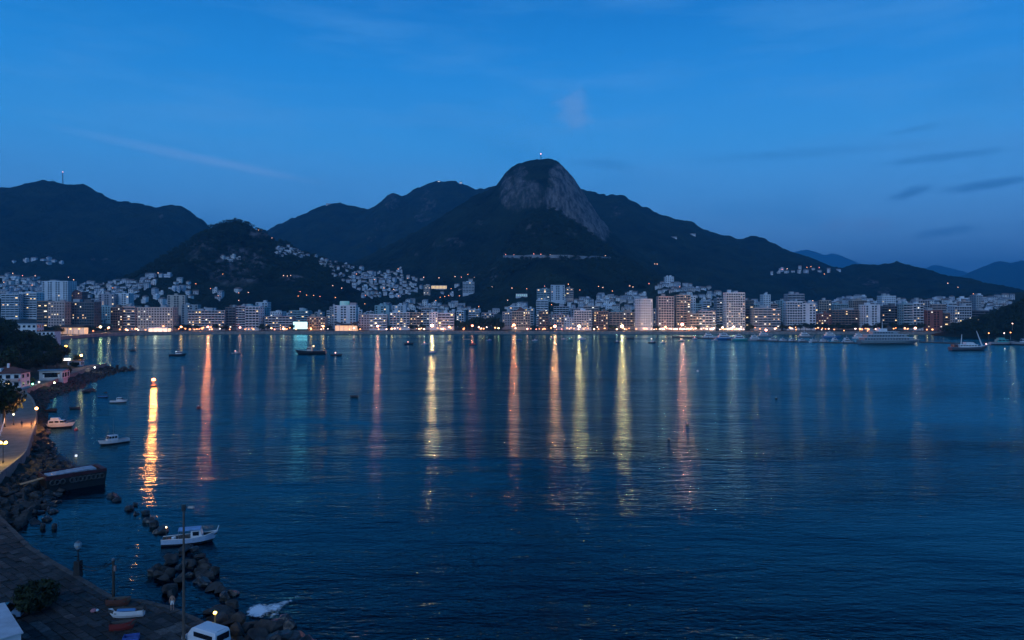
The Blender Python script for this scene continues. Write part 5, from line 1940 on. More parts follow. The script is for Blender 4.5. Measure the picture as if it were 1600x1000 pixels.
# white railing and steps at the left edge of the path
t = thing('railing', 'white railing climbing beside the lit path at the left edge', 'railing')
a, b, c = gp(0, 702, PZ), gp(12, 668, PZ), gp(10, 652, PZ)
pts = [a + Vector((-1, 0, 0)), a.lerp(b, .5), b, b.lerp(c, .5), c]
for z in (.5, 1.0):
    MB().tube([q + Vector((-.8, 0, z + .6 * i)) for i, q in enumerate(pts)], .07, 5).build('rail', M_white, t)
pm = MB().tube([(0, 0, -.2), (0, 0, 1.05)], .06, 5).mesh('post', M_white)
for i in range(13):
    f = i / 12 * 4
    k = min(3, int(f))
    q = pts[k].lerp(pts[k + 1], f - k)
    link('post', pm, t, (q.x - .8, q.y, q.z + .6 * f))


# ------------------------------------------------------------------ rocks
def rock_mesh(i, m):
    g = np.random.default_rng(500 + i)
    bm = bmesh.new()
    bmesh.ops.create_icosphere(bm, subdivisions=2 if i < 6 else 1, radius=1.0)
    sx, sy, sz = g.uniform(.8, 1.25), g.uniform(.7, 1.1), g.uniform(.5, .8)
    pl = g.normal(size=(9, 3))
    pl /= np.linalg.norm(pl, axis=1)[:, None]
    dd = g.uniform(.42, .74, 9)
    for v in bm.verts:
        c = np.array(v.co)
        for n_, d_ in zip(pl, dd):        # cut flat faces
            k = c @ n_ - d_
            if k > 0:
                c = c - n_ * k
        c = c * (1 + g.uniform(-.13, .10))
        v.co = (c[0] * sx, c[1] * sy, c[2] * sz)
    me = bpy.data.meshes.new('rock')
    bm.to_mesh(me)
    bm.free()
    me.materials.append(m)
    return me


ROCK = [rock_mesh(i, M_rock) for i in range(6)]
WROCK = [rock_mesh(i, M_rockwet) for i in range(6)]
SROCK = [rock_mesh(6 + i, M_rock) for i in range(5)]


def rock(parent, loc, s, wet=False, small=False, name='rock'):
    o = link(name, random.choice(SROCK if small else (WROCK if wet else ROCK)), parent, loc)
    o.rotation_euler = (random.uniform(-.3, .3), random.uniform(-.3, .3), random.uniform(0, 6.28))
    o.scale = (s * random.uniform(.85, 1.2), s * random.uniform(.85, 1.2), s * random.uniform(.8, 1.15))
    return o


# riprap along the path and the jetty
rip = thing('riprap', 'long bank of dark boulders below the path and along the jetty', 'boulders')
rip2 = MB()
spots = []
GRID = {}
for k in range(30000):
    i = random.randrange(len(RL) - 1)
    t_ = random.random()
    p = RL[i].lerp(RL[i + 1], t_)
    if random.random() > (RL[i + 1] - RL[i]).length / 9:
        continue
    n = NRM[i]
    wd = float(np.interp(p.y, RIPX, RIPW))
    d = random.uniform(.9, wd)
    q = p - n * d
    q.z = 1.9 - d / wd * 2.3 + random.uniform(-.15, .3)
    s = random.uniform(.75, 1.45)
    if np.hypot(RLnp[:, 0] - q.x, RLnp[:, 1] - q.y).min() < d * .9:
        continue
    cell = (int(q.x // 3), int(q.y // 3))
    if any((q - a).length < (s + b) * .62 for dx in (-1, 0, 1) for dy in (-1, 0, 1) for a, b in GRID.get((cell[0] + dx, cell[1] + dy), ())):
        continue
    GRID.setdefault(cell, []).append((q, s))
    spots.append((q, s))
# the rocky point beyond the end of the path
tip = RL[-1]
for k in range(260):
    u = random.random() ** .8
    q = Vector((tip.x, tip.y, 0)).lerp(gp(206, 579.5), u) + Vector((random.uniform(-1, 1), random.uniform(-1, 1), 0)) * (9 * (1 - u) + 1.2)
    q.z = 1.5 * (1 - u) + random.uniform(-.4, .2)
    s = random.uniform(.7, 1.5) * (1 - .3 * u)
    if any((q - a).length < (s + b) * .55 for a, b in spots):
        continue
    spots.append((q, s))
for (px, py, s) in [(66, 727, 2.2), (84, 726, 1.8), (95, 721, 1.9), (88, 733, 2.0), (74, 715, 2.0), (78, 703, 1.5), (75, 692, 1.6), (135, 613, 2.2), (142, 611, 2.0), (148, 612, 1.2), (165, 614, .9), (195, 580, 1.5), (72, 648, 1.5), (83, 640, 1.8)]:
    spots.append((gp(px, py) + Vector((0, 0, .1)), s))
spots.sort(key=lambda a: -a[1] / a[0].y)
for q, s in spots[:300]:
    rock(rip, q, s, wet=q.z < .25, small=q.y > 220)
for q, s in spots[300:]:
    me_ = SROCK[random.randrange(5)]
    Mx = Matrix.Translation(q) @ Euler((random.uniform(-.3, .3), random.uniform(-.3, .3), random.uniform(0, 6.28))).to_matrix().to_4x4() @ Matrix.Scale(s, 4)
    rip2.add([Mx @ v.co for v in me_.vertices], [tuple(pl.vertices) for pl in me_.polygons])
if rip2.v:
    stuffpart(rip2.build('small_rocks', M_rock, rip))

# rock pile off the quay
pile = thing('rock_pile', 'pile of dark boulders in the water below the fishing boat', 'boulders')
PP = [(240, 898), (246, 902), (255, 892), (262, 884), (270, 878), (280, 868), (290, 862), (300, 858), (306, 864), (312, 874), (318, 884), (326, 890), (334, 897), (328, 905), (318, 900), (306, 896), (296, 900), (286, 906), (276, 912), (266, 918), (256, 908), (268, 900), (280, 890), (292, 880), (300, 888), (262, 926), (270, 930), (288, 888), (312, 888), (322, 912), (336, 920), (344, 926), (350, 931), (310, 908), (248, 893)]
for (px, py) in PP:
    p = gp(px, py)
    rock(pile, p + Vector((random.uniform(-.2, .2), random.uniform(-.2, .2), random.uniform(0, .55))), random.uniform(.8, 1.15), wet=random.random() < .4)
# line of single rocks running out from the pile
for (px, py, s, lb) in [(176, 777, 1.3, 'dark rock with a flat top nearest the barge'), (183, 782, 1.0, 'dark rock touching the one nearest the barge'), (202, 797, 1.0, 'dark rock third from the barge in the line'), (211, 790, .7, 'small round rock standing off the line of rocks'), (212, 804, .8, 'small low rock fourth in the line from the barge'),
                        (227, 803, .8, 'round dark rock at the left edge of the golden reflection'), (232, 815, 1.3, 'broad dark rock inside the golden reflection'), (240, 822, 1.0, 'dark rock at the lower end of the golden reflection'), (252, 832, 1.1, 'dark rock just left of the stern of the fishing boat'), (243, 833, .8, 'low dark rock behind the stern of the fishing boat'),
                        (352, 936, 1.0, 'dark rock between the rock pile and the quay rocks'), (364, 929, 1.1, 'tall black rock left of the surf')]:
    o = rock(None, gp(px, py) + Vector((0, 0, .15)), s, wet=True, name='sea_rock')
    tag(o, lb, 'rock', 'rocks in a line off the quay')
# rocks at the foot of the quay
foot = thing('quay_rocks', 'tumbled boulders at the foot of the quay beside the white surf', 'boulders')
for (px, py, s) in [(336, 950, 1.5), (350, 955, 2.2), (362, 947, 1.3), (330, 965, 1.2), (345, 972, 1.5), (360, 968, 1.5), (374, 972, 1.6), (388, 982, 1.9), (400, 978, 1.6), (372, 990, 1.8), (390, 998, 1.8), (408, 994, 1.7), (420, 984, 1.8), (434, 975, 2.0), (446, 972, 1.6), (452, 980, 1.2), (428, 1000, 2.0), (445, 998, 1.6), (462, 996, 1.5), (476, 1000, 1.5), (405, 1012, 2.0), (440, 1016, 2.2), (470, 1012, 1.8), (488, 1004, 1.2), (370, 1006, 1.8)]:
    p = gp(px, py, .4)
    rock(foot, p + Vector((0, 0, random.uniform(-.2, .2))), s * .78, wet=px > 425)
# mooring heads in the cove
for (px, py, lb) in [(67, 826, 'black mooring post in the cove, the left one'), (85, 826, 'low black mooring post in the cove, the right one')]:
    t = thing('mooring_post', lb, 'post', gp(px, py))
    MB().lathe([(.34, -.8), (.36, .5), (.30, .75), (.12, .85)], n=9).build('pile', M_rockwet, t)
    MB().lathe([(.40, .30), (.41, .40)], n=9).build('iron_band', M_dark, t)

# ------------------------------------------------------------------ barge
A, B_ = gp(72, 771), gp(167, 756)
d = (B_ - A)
t = thing('barge', 'black moored barge with red trimmed bulwark and rows of tyres at the left shore', 'barge', A.lerp(B_, .5), math.atan2(d.y, d.x))
L = d.length
W = 5.6
hb = MB()
hb.add([(-L / 2 + .4, 0, -.6), (L / 2 - .4, 0, -.6), (L / 2 - .4, W, -.6), (-L / 2 + .4, W, -.6), (-L / 2, 0, 2.2), (L / 2, 0, 2.5), (L / 2, W, 2.5), (-L / 2, W, 2.2)],
       [(4, 5, 6, 7), (0, 1, 5, 4), (1, 2, 6, 5), (2, 3, 7, 6), (3, 0, 4, 7)])
hb.build('hull', mat('barge_black', (.010, .009, .010), rough=.6), t)
bw_ = MB()
for (x0, x1, y0, y1) in ((-L / 2, L / 2, .02, .22), (-L / 2, L / 2, W - .22, W - .02), (-L / 2 + .01, -L / 2 + .2, .22, W - .22), (L / 2 - .8, L / 2 - .01, .22, W - .22)):
    bw_.box(x0, x1, y0, y1, 2.2, 3.0)
bw_.build('bulwark', mat('barge_red', (.07, .012, .015), rough=.6, var=.5, scale=1.2), t)
pan = MB().box(-.95, .95, 1.2, W - 1.3, 2.3, 2.85).mesh('hatch_cover', mat('hatch_grey', (.30, .34, .40), rough=.5, var=.3))
n = 6
for i in range(n):
    link('hatch_cover', pan, t, (-L / 2 + 1.6 + i * (L - 4.0) / (n - 1) * 1.0, 0, .05 * i))
ty = MB()
for i in range(10):
    a = i * .6283
    b = a + .6283
    ty.tube([(.42 * math.cos(a), 0, .42 * math.sin(a)), (.42 * math.cos(b), 0, .42 * math.sin(b))], .14, 5)
tym = ty.mesh('tyre', mat('tyre_pale', (.06, .06, .06), rough=.8, var=.6, scale=2))
for x in (-.40, -.33, -.24, -.08, -.02, .05, .12, .19, .27, .34, .41):
    link('tyre', tym, t, (x * L, -.16, 1.75))
MB().tube([(L * .12, W - .3, 2.9), (L * .12, W - .3, 5.0)], .06, 6).build('lamp_post', M_dark, t)
MB().ball((L * .12, W - .3, 5.15), .24, 1, 10, 6).build('lamp_globe', glow('barge_lamp', (.9, .92, 1.0), 1.0), t)
for x in (-.3, -.05, .2, .38):
    MB().lathe([(.16, 0), (.12, .3), (.2, .45)], (x * L, .5, 2.5), 8).build('bollard', M_dark, t)
MB().add([(-L / 2 - 3.6, 1.2, 1.9), (-L / 2 + .2, 1.2, 2.5), (-L / 2 + .2, 2.4, 2.5), (-L / 2 - 3.6, 2.4, 1.9), (-L / 2 - 3.6, 1.2, 2.0), (-L / 2 + .2, 1.2, 2.62), (-L / 2 + .2, 2.4, 2.62), (-L / 2 - 3.6, 2.4, 2.0)],
         [(4, 5, 6, 7), (0, 1, 5, 4), (2, 3, 7, 6), (3, 0, 4, 7)]).build('gangplank', mat('plank', (.30, .20, .12), rough=.8), t)

# ------------------------------------------------------------------ quay at the bottom left
QZ = 1.5
QE = [gp(a, b, QZ) for a, b in [(-130, 742), (-60, 775), (0, 805), (50, 855), (85, 877), (120, 898), (180, 934), (225, 938), (265, 947), (300, 962), (330, 976), (352, 990), (378, 1008), (420, 1050)]]
qp = [(p.x, p.y) for p in QE] + [(5, 12), (-150, 12), (-190, 120)]
mb = MB()
n = len(qp)
mb.add([(x, y, QZ - .10) for x, y in qp] + [(x, y, -2.5) for x, y in qp], [tuple(range(n - 1, -1, -1))] + [(i, (i + 1) % n, (i + 1) % n + n, i + n) for i in range(n)])
bm = bmesh.new()
me = mb.mesh('quay', mat('quay_bed', (.030, .028, .026), rough=.9, var=.5, scale=.8))
bm.from_mesh(me)
bmesh.ops.recalc_face_normals(bm, faces=bm.faces)
bm.to_mesh(me)
bm.free()
quay = struct(link('quay', me))
M_slabs = [mat('quay_slab_%d' % i, c, rough=.8, var=.55, scale=2.2, bump=.9, bscale=3.2, bdist=.12) for i, c in enumerate([(.028, .027, .026), (.043, .041, .040), (.018, .017, .017), (.085, .083, .080)])]
dirv = (QE[8] - QE[2]).normalized()
nrv = Vector((-dirv.y, dirv.x, 0))
slab_specs = []
org = QE[2] + Vector((-30, 0, 0))
v = -70.0
while v < 20:
    hgt = random.uniform(.60, 1.05)
    u = -20 + random.uniform(-2, 0)
    while u < 125:
        wdt = random.uniform(.8, 2.3)
        c = org + dirv * (u + wdt / 2) + nrv * (v + hgt / 2)
        if inpoly(c.x, c.y, qp):
            ed = min((c - (a.lerp(b, max(0, min(1, (c - a).dot(b - a) / (b - a).length_squared))))).length for a, b in zip(QE[:-1], QE[1:]))
            px = c.x / c.y * F + 800
            py = HZ + (CH - QZ) / c.y * F
            if ed > .55 and -20 < px < 420 and py < 1030:
                slab_specs.append((c, wdt, hgt, py))
        u += wdt + .06
    v += hgt + .07
slab_specs.sort(key=lambda s: -s[3] * s[1])
SL = [MB().box(-.5, .5, -.5, .5, -.12, .0, 0, .012).mesh('paving_slab', m_) for m_ in M_slabs]
restm = MB()
ang = math.atan2(dirv.y, dirv.x)
for i, (c, w, h, py) in enumerate(slab_specs):
    zz_ = QZ + random.uniform(-.03, .08)
    if i < 300:
        o = link('paving_slab', SL[random.choices(range(4), (4, 3, 3, .6))[0]], quay, (c.x, c.y, zz_), ang + random.uniform(-.03, .03), (w, h, 1))
        o.rotation_euler = (random.uniform(-.02, .02), random.uniform(-.02, .02), o.rotation_euler[2])
    else:
        Mx = Matrix.Translation((c.x, c.y, zz_)) @ Matrix.Rotation(ang, 4, 'Z') @ Matrix.Diagonal((w, h, 1, 1))
        m0 = SL[0]
        restm.add([Mx @ v_.co for v_ in m0.vertices], [tuple(p_.vertices) for p_ in m0.polygons])
if restm.v:
    stuffpart(restm.build('small_paving', M_slabs[1], quay))
# edge stones
cm = MB().box(-.5, .5, -.5, .5, -.9, .06, 0, .02).mesh('edge_stone', mat('edge_stone', (.075, .066, .06), rough=.8, var=.4, scale=1.5, bump=.4, bscale=3, bdist=.05))
for a, b in zip(QE[:-1], QE[1:]):
    dl = (b - a).length
    k = max(1, int(dl / 1.5))
    for i in range(k):
        q = a.lerp(b, (i + .5) / k)
        if q.x / q.y * F + 800 < -30 or q.y < 62:
            continue
        nn = Vector(((b - a).y, -(b - a).x, 0)).normalized() * .30
        o = link('edge_stone', cm, quay, (q.x + nn.x, q.y + nn.y, QZ + random.uniform(-.02, .06)), math.atan2((b - a).y, (b - a).x), (dl / k - .05, .62, 1))

# lantern on a pillar, wooden pole, cable
p = gp(122, 899, QZ)
t = thing('quay_lantern', 'unlit globe lantern on a dark pillar at the edge of the quay', 'lamp', p)
MB().box(-.38, .38, -.38, .38, -.2, 1.75, 0, .03).build('pillar', mat('pillar_stone', (.022, .021, .021), rough=.8), t)
MB().lathe([(.10, 1.7), (.08, 2.9), (.16, 3.0), (.20, 3.1)], n=8).build('post', M_dark, t)
gl = bpy.data.materials.new('lantern_glass')
gl.use_nodes = True
gb = gl.node_tree.nodes['Principled BSDF']
gb.inputs['Base Color'].default_value = (.35, .45, .50, 1)
gb.inputs['Roughness'].default_value = .15
gb.inputs['Transmission Weight'].default_value = .45
MB().lathe([(.16, 3.1), (.36, 3.35), (.44, 3.65), (.38, 3.9), (.30, 3.98)], n=12).build('glass_globe', gl, t)
MB().lathe([(.30, 3.985), (.10, 4.1), (.03, 4.15)], n=12).build('cap', M_grey, t)
p2 = gp(177, 939, QZ)
t = thing('wooden_pole', 'weathered wooden pole with an iron cap at the edge of the quay', 'pole', p2)
MB().tube([(0, 0, -.3), (.04, 0, 2.2), (0, 0, 4.5)], [.17, .15, .13], 8).build('shaft', mat('old_wood', (.05, .04, .032), rough=.9, var=.4, scale=3), t)
MB().lathe([(.17, 4.45), (.18, 4.65), (.08, 4.72)], n=8).build('cap', M_grey, t)
MB().box(.10, .30, -.12, .12, 3.3, 3.9).build('junction_box', mat('box_pink', (.22, .14, .13), rough=.6), t)
t = thing('cable', 'sagging dark cable between the globe lantern and the wooden pole', 'cable')
a, b = p + Vector((.4, 0, 1.2)), p2 + Vector((0, 0, 4.3))
for k, (za, sag) in enumerate(((1.2, .9), (.7, 1.2))):
    MB().tube([a.lerp(b, i / 10) + Vector((0, 0, -sag * 4 * (i / 10) * (1 - i / 10) * .5 - k * .35 * (1 - i / 10))) for i in range(11)], .045, 4).build('strand', M_dark, t)

# tall lamp post
p = gp(287, 1014, QZ)
t = thing('tall_lamp_post', 'tall thin brown lamp post with a short unlit arm rising from the bottom edge', 'lamp', p)
ht = wz(790, p.y) - QZ
MB().lathe([(.26, -.1), (.24, .8), (.15, 1.0), (.085, ht)], n=10).build('post', mat('rusty_post', (.10, .075, .062), rough=.7, var=.3, scale=2), t)
MB().tube([(0, 0, ht - .25), (.35, 0, ht - .10), (.62, 0, ht - .12)], .05, 6).build('arm', M_dark, t)
MB().box(.42, .95, -.14, .14, ht - .22, ht - .06, 0, .03).build('lamp_head', mat('lamp_head_pale', (.4, .32, .28), rough=.5), t)
MB().box(-.16, .14, -.12, .12, ht - .5, ht + .08).build('head_bracket', M_dark, t)

# small yellow lamp by the van
p = gp(336, 982, QZ)
t = thing('bollard_lamp', 'short lamp with a glowing yellow head behind the white van', 'lamp', p)
MB().lathe([(.12, -.1), (.10, .2), (.07, 1.45)], n=8).build('post', mat('ochre_post', (.30, .18, .06), rough=.6), t)
b_ = MB().ball((0, 0, 1.58), .17, .8, 10, 6).build('globe', glow('bollard_glow', (1.0, .72, .10), 14), t)
b_.visible_shadow = False
ld = bpy.data.lights.new('bollard_light', 'POINT')
ld.energy = 32
ld.color = (1, .62, .12)
ld.shadow_soft_size = .15
link('bollard_light', ld, t, (0, 0, 1.6))


# dinghies hauled out on the quay
def dinghy(px, py, L, hdg, hc, inner, label, motor=False, cover=None):
    p = gp(px, py, QZ)
    t = thing('dinghy', label, 'boat', p + Vector((0, 0, .12)), hdg, 'small boats hauled out on the quay')
    B = L * .36
    hull_mesh(L, B, .62, well=.55, sheer=.4, draft=.06).build('hull', [MATS['hull_' + hc], MATS[inner]], t)
    for x in (-.25, .02, .26):
        MB().box(x * L - .12, x * L + .12, -B * .40, B * .40, .42, .47).build('seat', MATS['deck_dark'], t)
    if cover:
        MB().add([(-.30 * L, .02, .66), (.25 * L, .02, .72), (.22 * L, B * .42, .70), (-.30 * L, B * .42, .66), (-.28 * L, .3, .86), (.2 * L, .3, .9)],
                 [(0, 1, 5, 4), (3, 4, 5, 2), (0, 4, 3), (1, 2, 5)]).build('cover', MATS[cover], t)
    if motor:
        MB().box(-L / 2 - .22, -L / 2 + .05, -.15, .15, .5, 1.15, 0, .04).build('outboard_motor', M_dark, t)
    for sx in (-.3, .3):
        MB().box(sx * L - .08, sx * L + .08, -.5, .5, -.14, -.04).build('chock', M_bark, t)
    return t


dinghy(186, 946, 2.6, .05, 'brown', 'deck_dark', 'reddish brown dinghy lying on the quay beside the wooden pole')
dinghy(197, 964, 3.5, math.pi + .16, 'white', 'deck_dark', 'white and blue dinghy with outboard motor on the quay', motor=True, cover='hull_blue')
dinghy(192, 984, 2.4, .25, 'red', 'deck_dark', 'dark red dinghy on the quay below the white and blue one')
t = thing('crate', 'blue plastic fish crate on the quay at the bottom edge', 'crate', gp(205, 1001, QZ), .3)
MB().box(-.7, .7, -.45, .45, 0, .05).box(-.7, .7, -.45, -.40, .05, .5).box(-.7, .7, .40, .45, .05, .5).box(-.7, -.65, -.40, .40, .05, .5).box(.65, .7, -.40, .40, .05, .5).build('tub', mat('crate_blue', (.05, .10, .35), rough=.5), t)
MB().box(-.72, .72, -.5, -.46, .42, .50).build('rim', mat('crate_blue', (.05, .10, .35)), t)
t = thing('bundle', 'small pink and white bundle lying on the quay beside the dark shrub', 'bundle', gp(146, 957, QZ), .2)
MB().ball((0, 0, .2), .32, .6, 9, 5).build('sack', mat('sack_pink', (.50, .20, .22), rough=.8), t)
MB().ball((.3, .1, .17), .22, .6, 9, 5).build('sack', M_white, t)

# dark shrub on the quay
p = gp(52, 954, QZ)
t = thing('shrub', 'broad black shrub growing on the quay at the lower left', 'shrub', p)
link('foliage', crown_mesh('foliage', 2.7, 1.5, 3200, .26, M_leaf, 9, 77), t, (0, 0, 1.35))
st = MB()
for i in range(7):
    a = i * .9
    st.tube([(0, 0, -.1), (.6 * math.cos(a), .6 * math.sin(a), .8), (1.4 * math.cos(a), 1.4 * math.sin(a), 1.6)], [.09, .06, .03], 5)
stuffpart(st.build('stem', M_bark, t))

# white walled house at the lower left corner
c = gp(33, 990, QZ + 2.6)
t = thing('white_house', 'corner of a whitewashed flat roofed house at the lower left corner', 'house', (c.x, c.y, QZ), R(-46.6))
MB().box(-9, 0, -9, 0, 0, 2.6).build('wall', mat('whitewash', (.60, .60, .63), rough=.8, var=.15, scale=1.2, bump=.2, bscale=5, bdist=.02), t)
MB().box(-9.15, .15, -9.15, .15, 2.6, 2.72).build('roof', mat('roof_white', (.52, .53, .57), rough=.8, var=.2, scale=.8), t)
t = thing('parked_car', 'pale blue parked car half hidden between the shrub and the white house', 'car', gp(4, 966, QZ), .25)
MB().add([(-1.9, -.8, .3), (1.9, -.8, .3), (1.9, .8, .3), (-1.9, .8, .3), (-1.9, -.8, .85), (1.9, -.8, .8), (1.9, .8, .8), (-1.9, .8, .85)],
         [(0, 3, 2, 1), (4, 5, 6, 7), (0, 1, 5, 4), (1, 2, 6, 5), (2, 3, 7, 6), (3, 0, 4, 7)]).build('body', mat('car_blue', (.20, .32, .45), rough=.3, spec=.6), t)
MB().add([(-1.4, -.75, .85), (1.0, -.75, .82), (1.0, .75, .82), (-1.4, .75, .85), (-.9, -.62, 1.4), (.45, -.62, 1.4), (.45, .62, 1.4), (-.9, .62, 1.4)],
         [(4, 5, 6, 7), (0, 1, 5, 4), (1, 2, 6, 5), (2, 3, 7, 6), (3, 0, 4, 7)]).build('cabin', M_glass, t)
whm = MB().tube([(0, -.1, 0), (0, .1, 0)], .32, 12).mesh('wheel', M_dark)
for sx in (-1.2, 1.2):
    for sy in (-.78, .78):
        link('wheel', whm, t, (sx, sy, .32))


# white van at the bottom edge
def van():
    p = Vector((wx(322, 70.0), 70.0, QZ))
    t = thing('van', 'white van seen from above at the bottom edge beside the quay rocks', 'van', p, R(152))
    L, W, Hh = 4.6, 1.9, 2.05
    prof = [(-2.3, .45), (-2.3, 1.0), (-2.25, 1.85), (-2.1, Hh), (.7, Hh + .02), (1.05, 1.9), (1.55, 1.25), (2.2, 1.0), (2.3, .8), (2.3, .45)]
    vs = []
    for sg, in ((-1,), (1,)):
        for x, z in prof:
            inset = .12 * max(0, (z - 1.2)) / .85
            vs.append((x, sg * (W / 2 - inset), z))
    n = len(prof)
    fs = [tuple(range(n - 1, -1, -1)), tuple(range(n, 2 * n))] + [(i, (i + 1) % n, (i + 1) % n + n, i + n) for i in range(n)]
    bd = MB().add(vs, fs).build('body', mat('van_white', (.66, .66, .70), rough=.3, spec=.6, var=.06), t)
    bv = bd.modifiers.new('bevel', 'BEVEL')
    bv.width = .09
    bv.segments = 3
    MB().quad((1.08, -.80, 1.88), (1.08, .80, 1.88), (1.56, .86, 1.28), (1.56, -.86, 1.28)).build('windscreen', M_glass, t, (.03, 0, .02))
    MB().box(-2.335, -2.29, -.68, .68, 1.2, 1.78).build('rear_window', M_glass, t)
    for sg in (-1, 1):
        MB().box(-1.9, .6, min(sg * .90, sg * .935), max(sg * .90, sg * .935), 1.28, 1.72).build('side_window', M_glass, t)
    for sx in (-1.4, 1.45):
        for sy in (-.88, .88):
            w = link('wheel', whm, t, (sx, sy, .33))
    for sg in (-1, 1):
        MB().box(2.26, 2.33, sg * .72 - .14, sg * .72 + .14, .72, .9).build('headlight', M_white, t)
    MB().box(-2.1, .6, -.55, .55, Hh + .005, Hh + .03).build('roof_panel', mat('van_white', (.66, .66, .70)), t)


van()


# ------------------------------------------------------------------ people
def person(loc, rz, label, joints, radii, mats_at, hair=True):
    J = list(joints)
    me = bpy.data.meshes.new('body')
    E_ = [(J.index(a), J.index(b)) for a, b in BONES]
    me.from_pydata([joints[j] for j in J], E_, [])
    o = bpy.data.objects.new('body', me)
    COL.objects.link(o)
    md = o.modifiers.new('skin', 'SKIN')
    for i, j in enumerate(J):
        r = radii[j]
        me.skin_vertices[0].data[i].radius = r if isinstance(r, tuple) else (r, r)
        me.skin_vertices[0].data[i].use_root = (j == 'pelvis')
    sb = o.modifiers.new('sub', 'SUBSURF')
    sb.levels = sb.render_levels = 1
    dg = bpy.context.evaluated_depsgraph_get()
    nm = bpy.data.meshes.new_from_object(o.evaluated_get(dg))
    bpy.data.objects.remove(o)
    nm.name = 'body'
    nm.materials.clear()
    for m_ in mats_at['mats']:
        nm.materials.append(m_)
    for pl in nm.polygons:
        pl.material_index = mats_at['fn'](pl.center)
        pl.use_smooth = True
    t = thing('person', label, 'person', loc, rz)
    link('body', nm, t)
    if hair:
        h = joints['head']
        MB().ball((h[0], h[1] + .02, h[2] + .05), .115, 1.0, 9, 6).build('hair', mat('hair_dark', (.015, .012, .01), rough=.7), t)
    return t


BONES = [('pelvis', 'waist'), ('waist', 'chest'), ('chest', 'neck'), ('neck', 'head'), ('head', 'crown'), ('chest', 'shl'), ('shl', 'ell'), ('ell', 'hal'), ('hal', 'fil'), ('chest', 'shr'), ('shr', 'elr'), ('elr', 'har'), ('har', 'fir'),
         ('pelvis', 'hil'), ('hil', 'knl'), ('knl', 'anl'), ('anl', 'tol'), ('pelvis', 'hir'), ('hir', 'knr'), ('knr', 'anr'), ('anr', 'tor')]
JT = dict(pelvis=(0, 0, .95), waist=(0, 0, 1.10), chest=(0, .01, 1.32), neck=(0, 0, 1.48), head=(0, -.02, 1.60), crown=(0, -.01, 1.70), shl=(-.18, .01, 1.40), ell=(-.25, .03, 1.13), hal=(-.26, -.06, .90), fil=(-.25, -.09, .80),
          shr=(.18, .01, 1.40), elr=(.26, .03, 1.13), har=(.24, -.08, .91), fir=(.23, -.11, .81), hil=(-.10, 0, .88), knl=(-.11, -.03, .48), anl=(-.11, .02, .07), tol=(-.12, -.15, .03), hir=(.10, 0, .88), knr=(.12, -.01, .48), anr=(.13, .03, .07), tor=(.14, -.14, .03))
RAD = dict(pelvis=(.15, .11), waist=(.13, .10), chest=(.16, .11), neck=.055, head=(.085, .10), crown=(.06, .07), shl=.065, ell=.045, hal=.036, fil=.028, shr=.065, elr=.045, har=.036, fir=.028, hil=.09, knl=.06, anl=.042, tol=.035, hir=.09, knr=.06, anr=.042, tor=.035)
M_skin = mat('skin', (.36, .20, .14), rough=.6, var=.05)
cl = [M_skin, mat('shorts_white', (.7, .7, .7), rough=.8), mat('trousers_dark', (.03, .03, .04), rough=.8), mat('shirt_dark', (.05, .05, .08), rough=.8), mat('shirt_red', (.25, .05, .04), rough=.8)]
person(gp(269, 954, QZ) + Vector((0, 0, .06)), .3, 'bare chested person in white shorts standing at the edge of the quay', JT, RAD, dict(mats=[cl[0], cl[1]], fn=lambda c: 1 if .62 < c.z < 1.02 and abs(c.x) < .215 else 0))
person(gp(34, 668, PZ), 1.0, 'person in dark clothes walking on the path under the large tree', JT, RAD, dict(mats=[cl[0], cl[2], cl[3]], fn=lambda c: 0 if c.z > 1.46 or (abs(c.x) > .22 and c.z < .92) else (1 if c.z < 1.0 else 2)))
person(gp(49, 669, PZ), -.5, 'person in red top and dark trousers beside the amber lamp', JT, RAD, dict(mats=[cl[0], cl[2], cl[4]], fn=lambda c: 0 if c.z > 1.46 or (abs(c.x) > .22 and c.z < .92) else (1 if c.z < 1.0 else 2)))


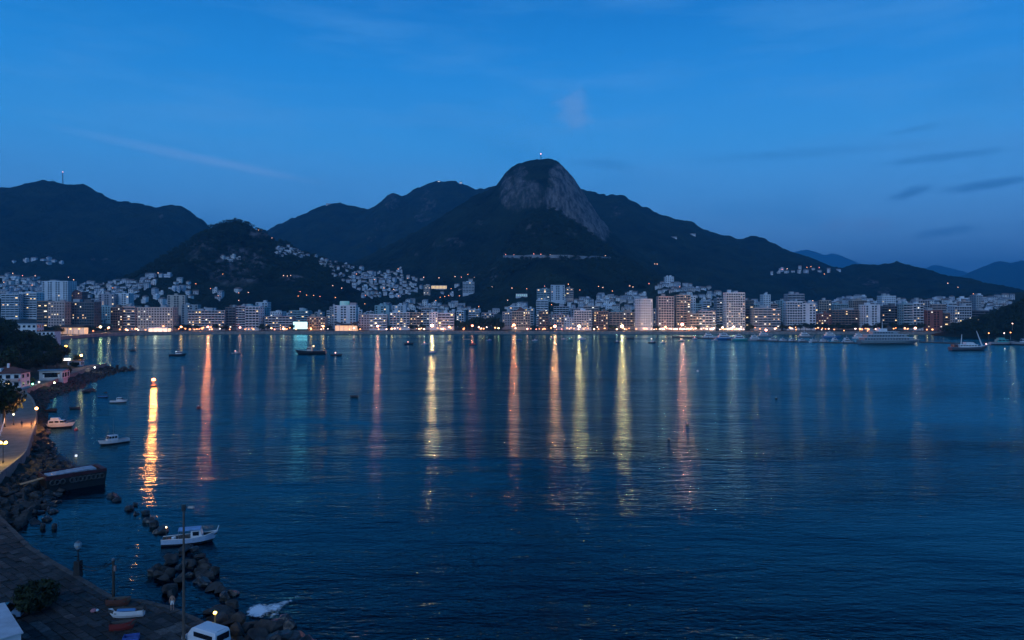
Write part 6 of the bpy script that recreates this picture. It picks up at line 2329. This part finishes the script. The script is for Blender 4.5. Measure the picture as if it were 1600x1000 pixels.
# ------------------------------------------------------------------ surf on the rocks
def surf():
    m = bpy.data.materials.new('foam')
    m.use_nodes = True
    nt = m.node_tree
    N, Lk = nt.nodes, nt.links
    b = N['Principled BSDF']
    b.inputs['Base Color'].default_value = (.80, .84, .88, 1)
    b.inputs['Roughness'].default_value = .8
    at = N.new('ShaderNodeAttribute')
    at.attribute_name = 'cover'
    geo = N.new('ShaderNodeNewGeometry')
    n1 = N.new('ShaderNodeTexNoise')
    n1.inputs['Scale'].default_value = 1.2
    n1.inputs['Detail'].default_value = 8
    n1.inputs['Roughness'].default_value = .74
    n1.inputs['Distortion'].default_value = 1.2
    Lk.new(geo.outputs['Position'], n1.inputs['Vector'])
    ad = N.new('ShaderNodeMath')
    ad.operation = 'ADD'
    Lk.new(at.outputs['Fac'], ad.inputs[0])
    Lk.new(n1.outputs['Fac'], ad.inputs[1])
    mr = N.new('ShaderNodeMapRange')
    mr.inputs['From Min'].default_value = .93
    mr.inputs['From Max'].default_value = 1.18
    Lk.new(ad.outputs[0], mr.inputs['Value'])
    Lk.new(mr.outputs[0], b.inputs['Alpha'])
    gx = np.linspace(380, 500, 90)
    gy = np.linspace(925, 996, 70)
    V, C = [], []
    for py in gy:
        for px in gx:
            p = gp(px, py, .05)
            def el_(cx, cy_, rx, ry, a, rot=0.0):
                u, w = (px - cx), (py - cy_)
                c_, s_ = math.cos(rot), math.sin(rot)
                u, w = (u * c_ + w * s_) / rx, (w * c_ - u * s_) / ry
                return a * max(0, 1 - (u * u + w * w))
            k = max(el_(404, 956, 30, 16, .78, -.15), el_(424, 952, 36, 12, .64, -.2), el_(442, 944, 30, 6.5, .58, -.35), el_(465, 934, 16, 4, .5, -.1), el_(428, 962, 20, 6, .55, -.4), el_(446, 940, 8, 9, .42), el_(470, 975, 16, 6, .30), el_(480, 960, 12, 5, .28))
            V.append((p.x, p.y, .05 + .22 * min(k, .6) + .05 * float(vnoise(np.array([p.x * 2.2]), np.array([p.y * 2.2]))[0])))
            C.append(k)
    q = []
    for j in range(69):
        for i in range(89):
            a = j * 90 + i
            if max(C[a], C[a + 1], C[a + 90], C[a + 91]) > .12:
                q.append((a, a + 1, a + 91, a + 90))
    me = bpy.data.meshes.new('surf')
    me.from_pydata(V, [], q)
    me.attributes.new('cover', 'FLOAT', 'POINT').data.foreach_set('value', C)
    me.materials.append(m)
    for pl in me.polygons:
        pl.use_smooth = True
    o = link('surf', me)
    o['kind'] = 'stuff'
    o['label'] = 'white surf breaking on the rocks at the foot of the quay'


surf()

# ------------------------------------------------------------------ haze over the bay
def make_haze():
    m = bpy.data.materials.new('haze_air')
    m.use_nodes = True
    nt = m.node_tree
    for n in list(nt.nodes):
        if n.type != 'OUTPUT_MATERIAL':
            nt.nodes.remove(n)
    v = nt.nodes.new('ShaderNodeVolumePrincipled')
    v.inputs['Color'].default_value = (.10, .56, 1.0, 1)
    v.inputs['Density'].default_value = 1.05e-4
    v.inputs['Anisotropy'].default_value = 0.0
    nt.links.new(v.outputs[0], nt.nodes['Material Output'].inputs['Volume'])
    o = MB().box(-14000, 14000, -1200, 23000, -14, 1250).build('haze', m)
    o['kind'] = 'stuff'
    o['label'] = 'thin blue evening haze over the bay and mountains'


make_haze()
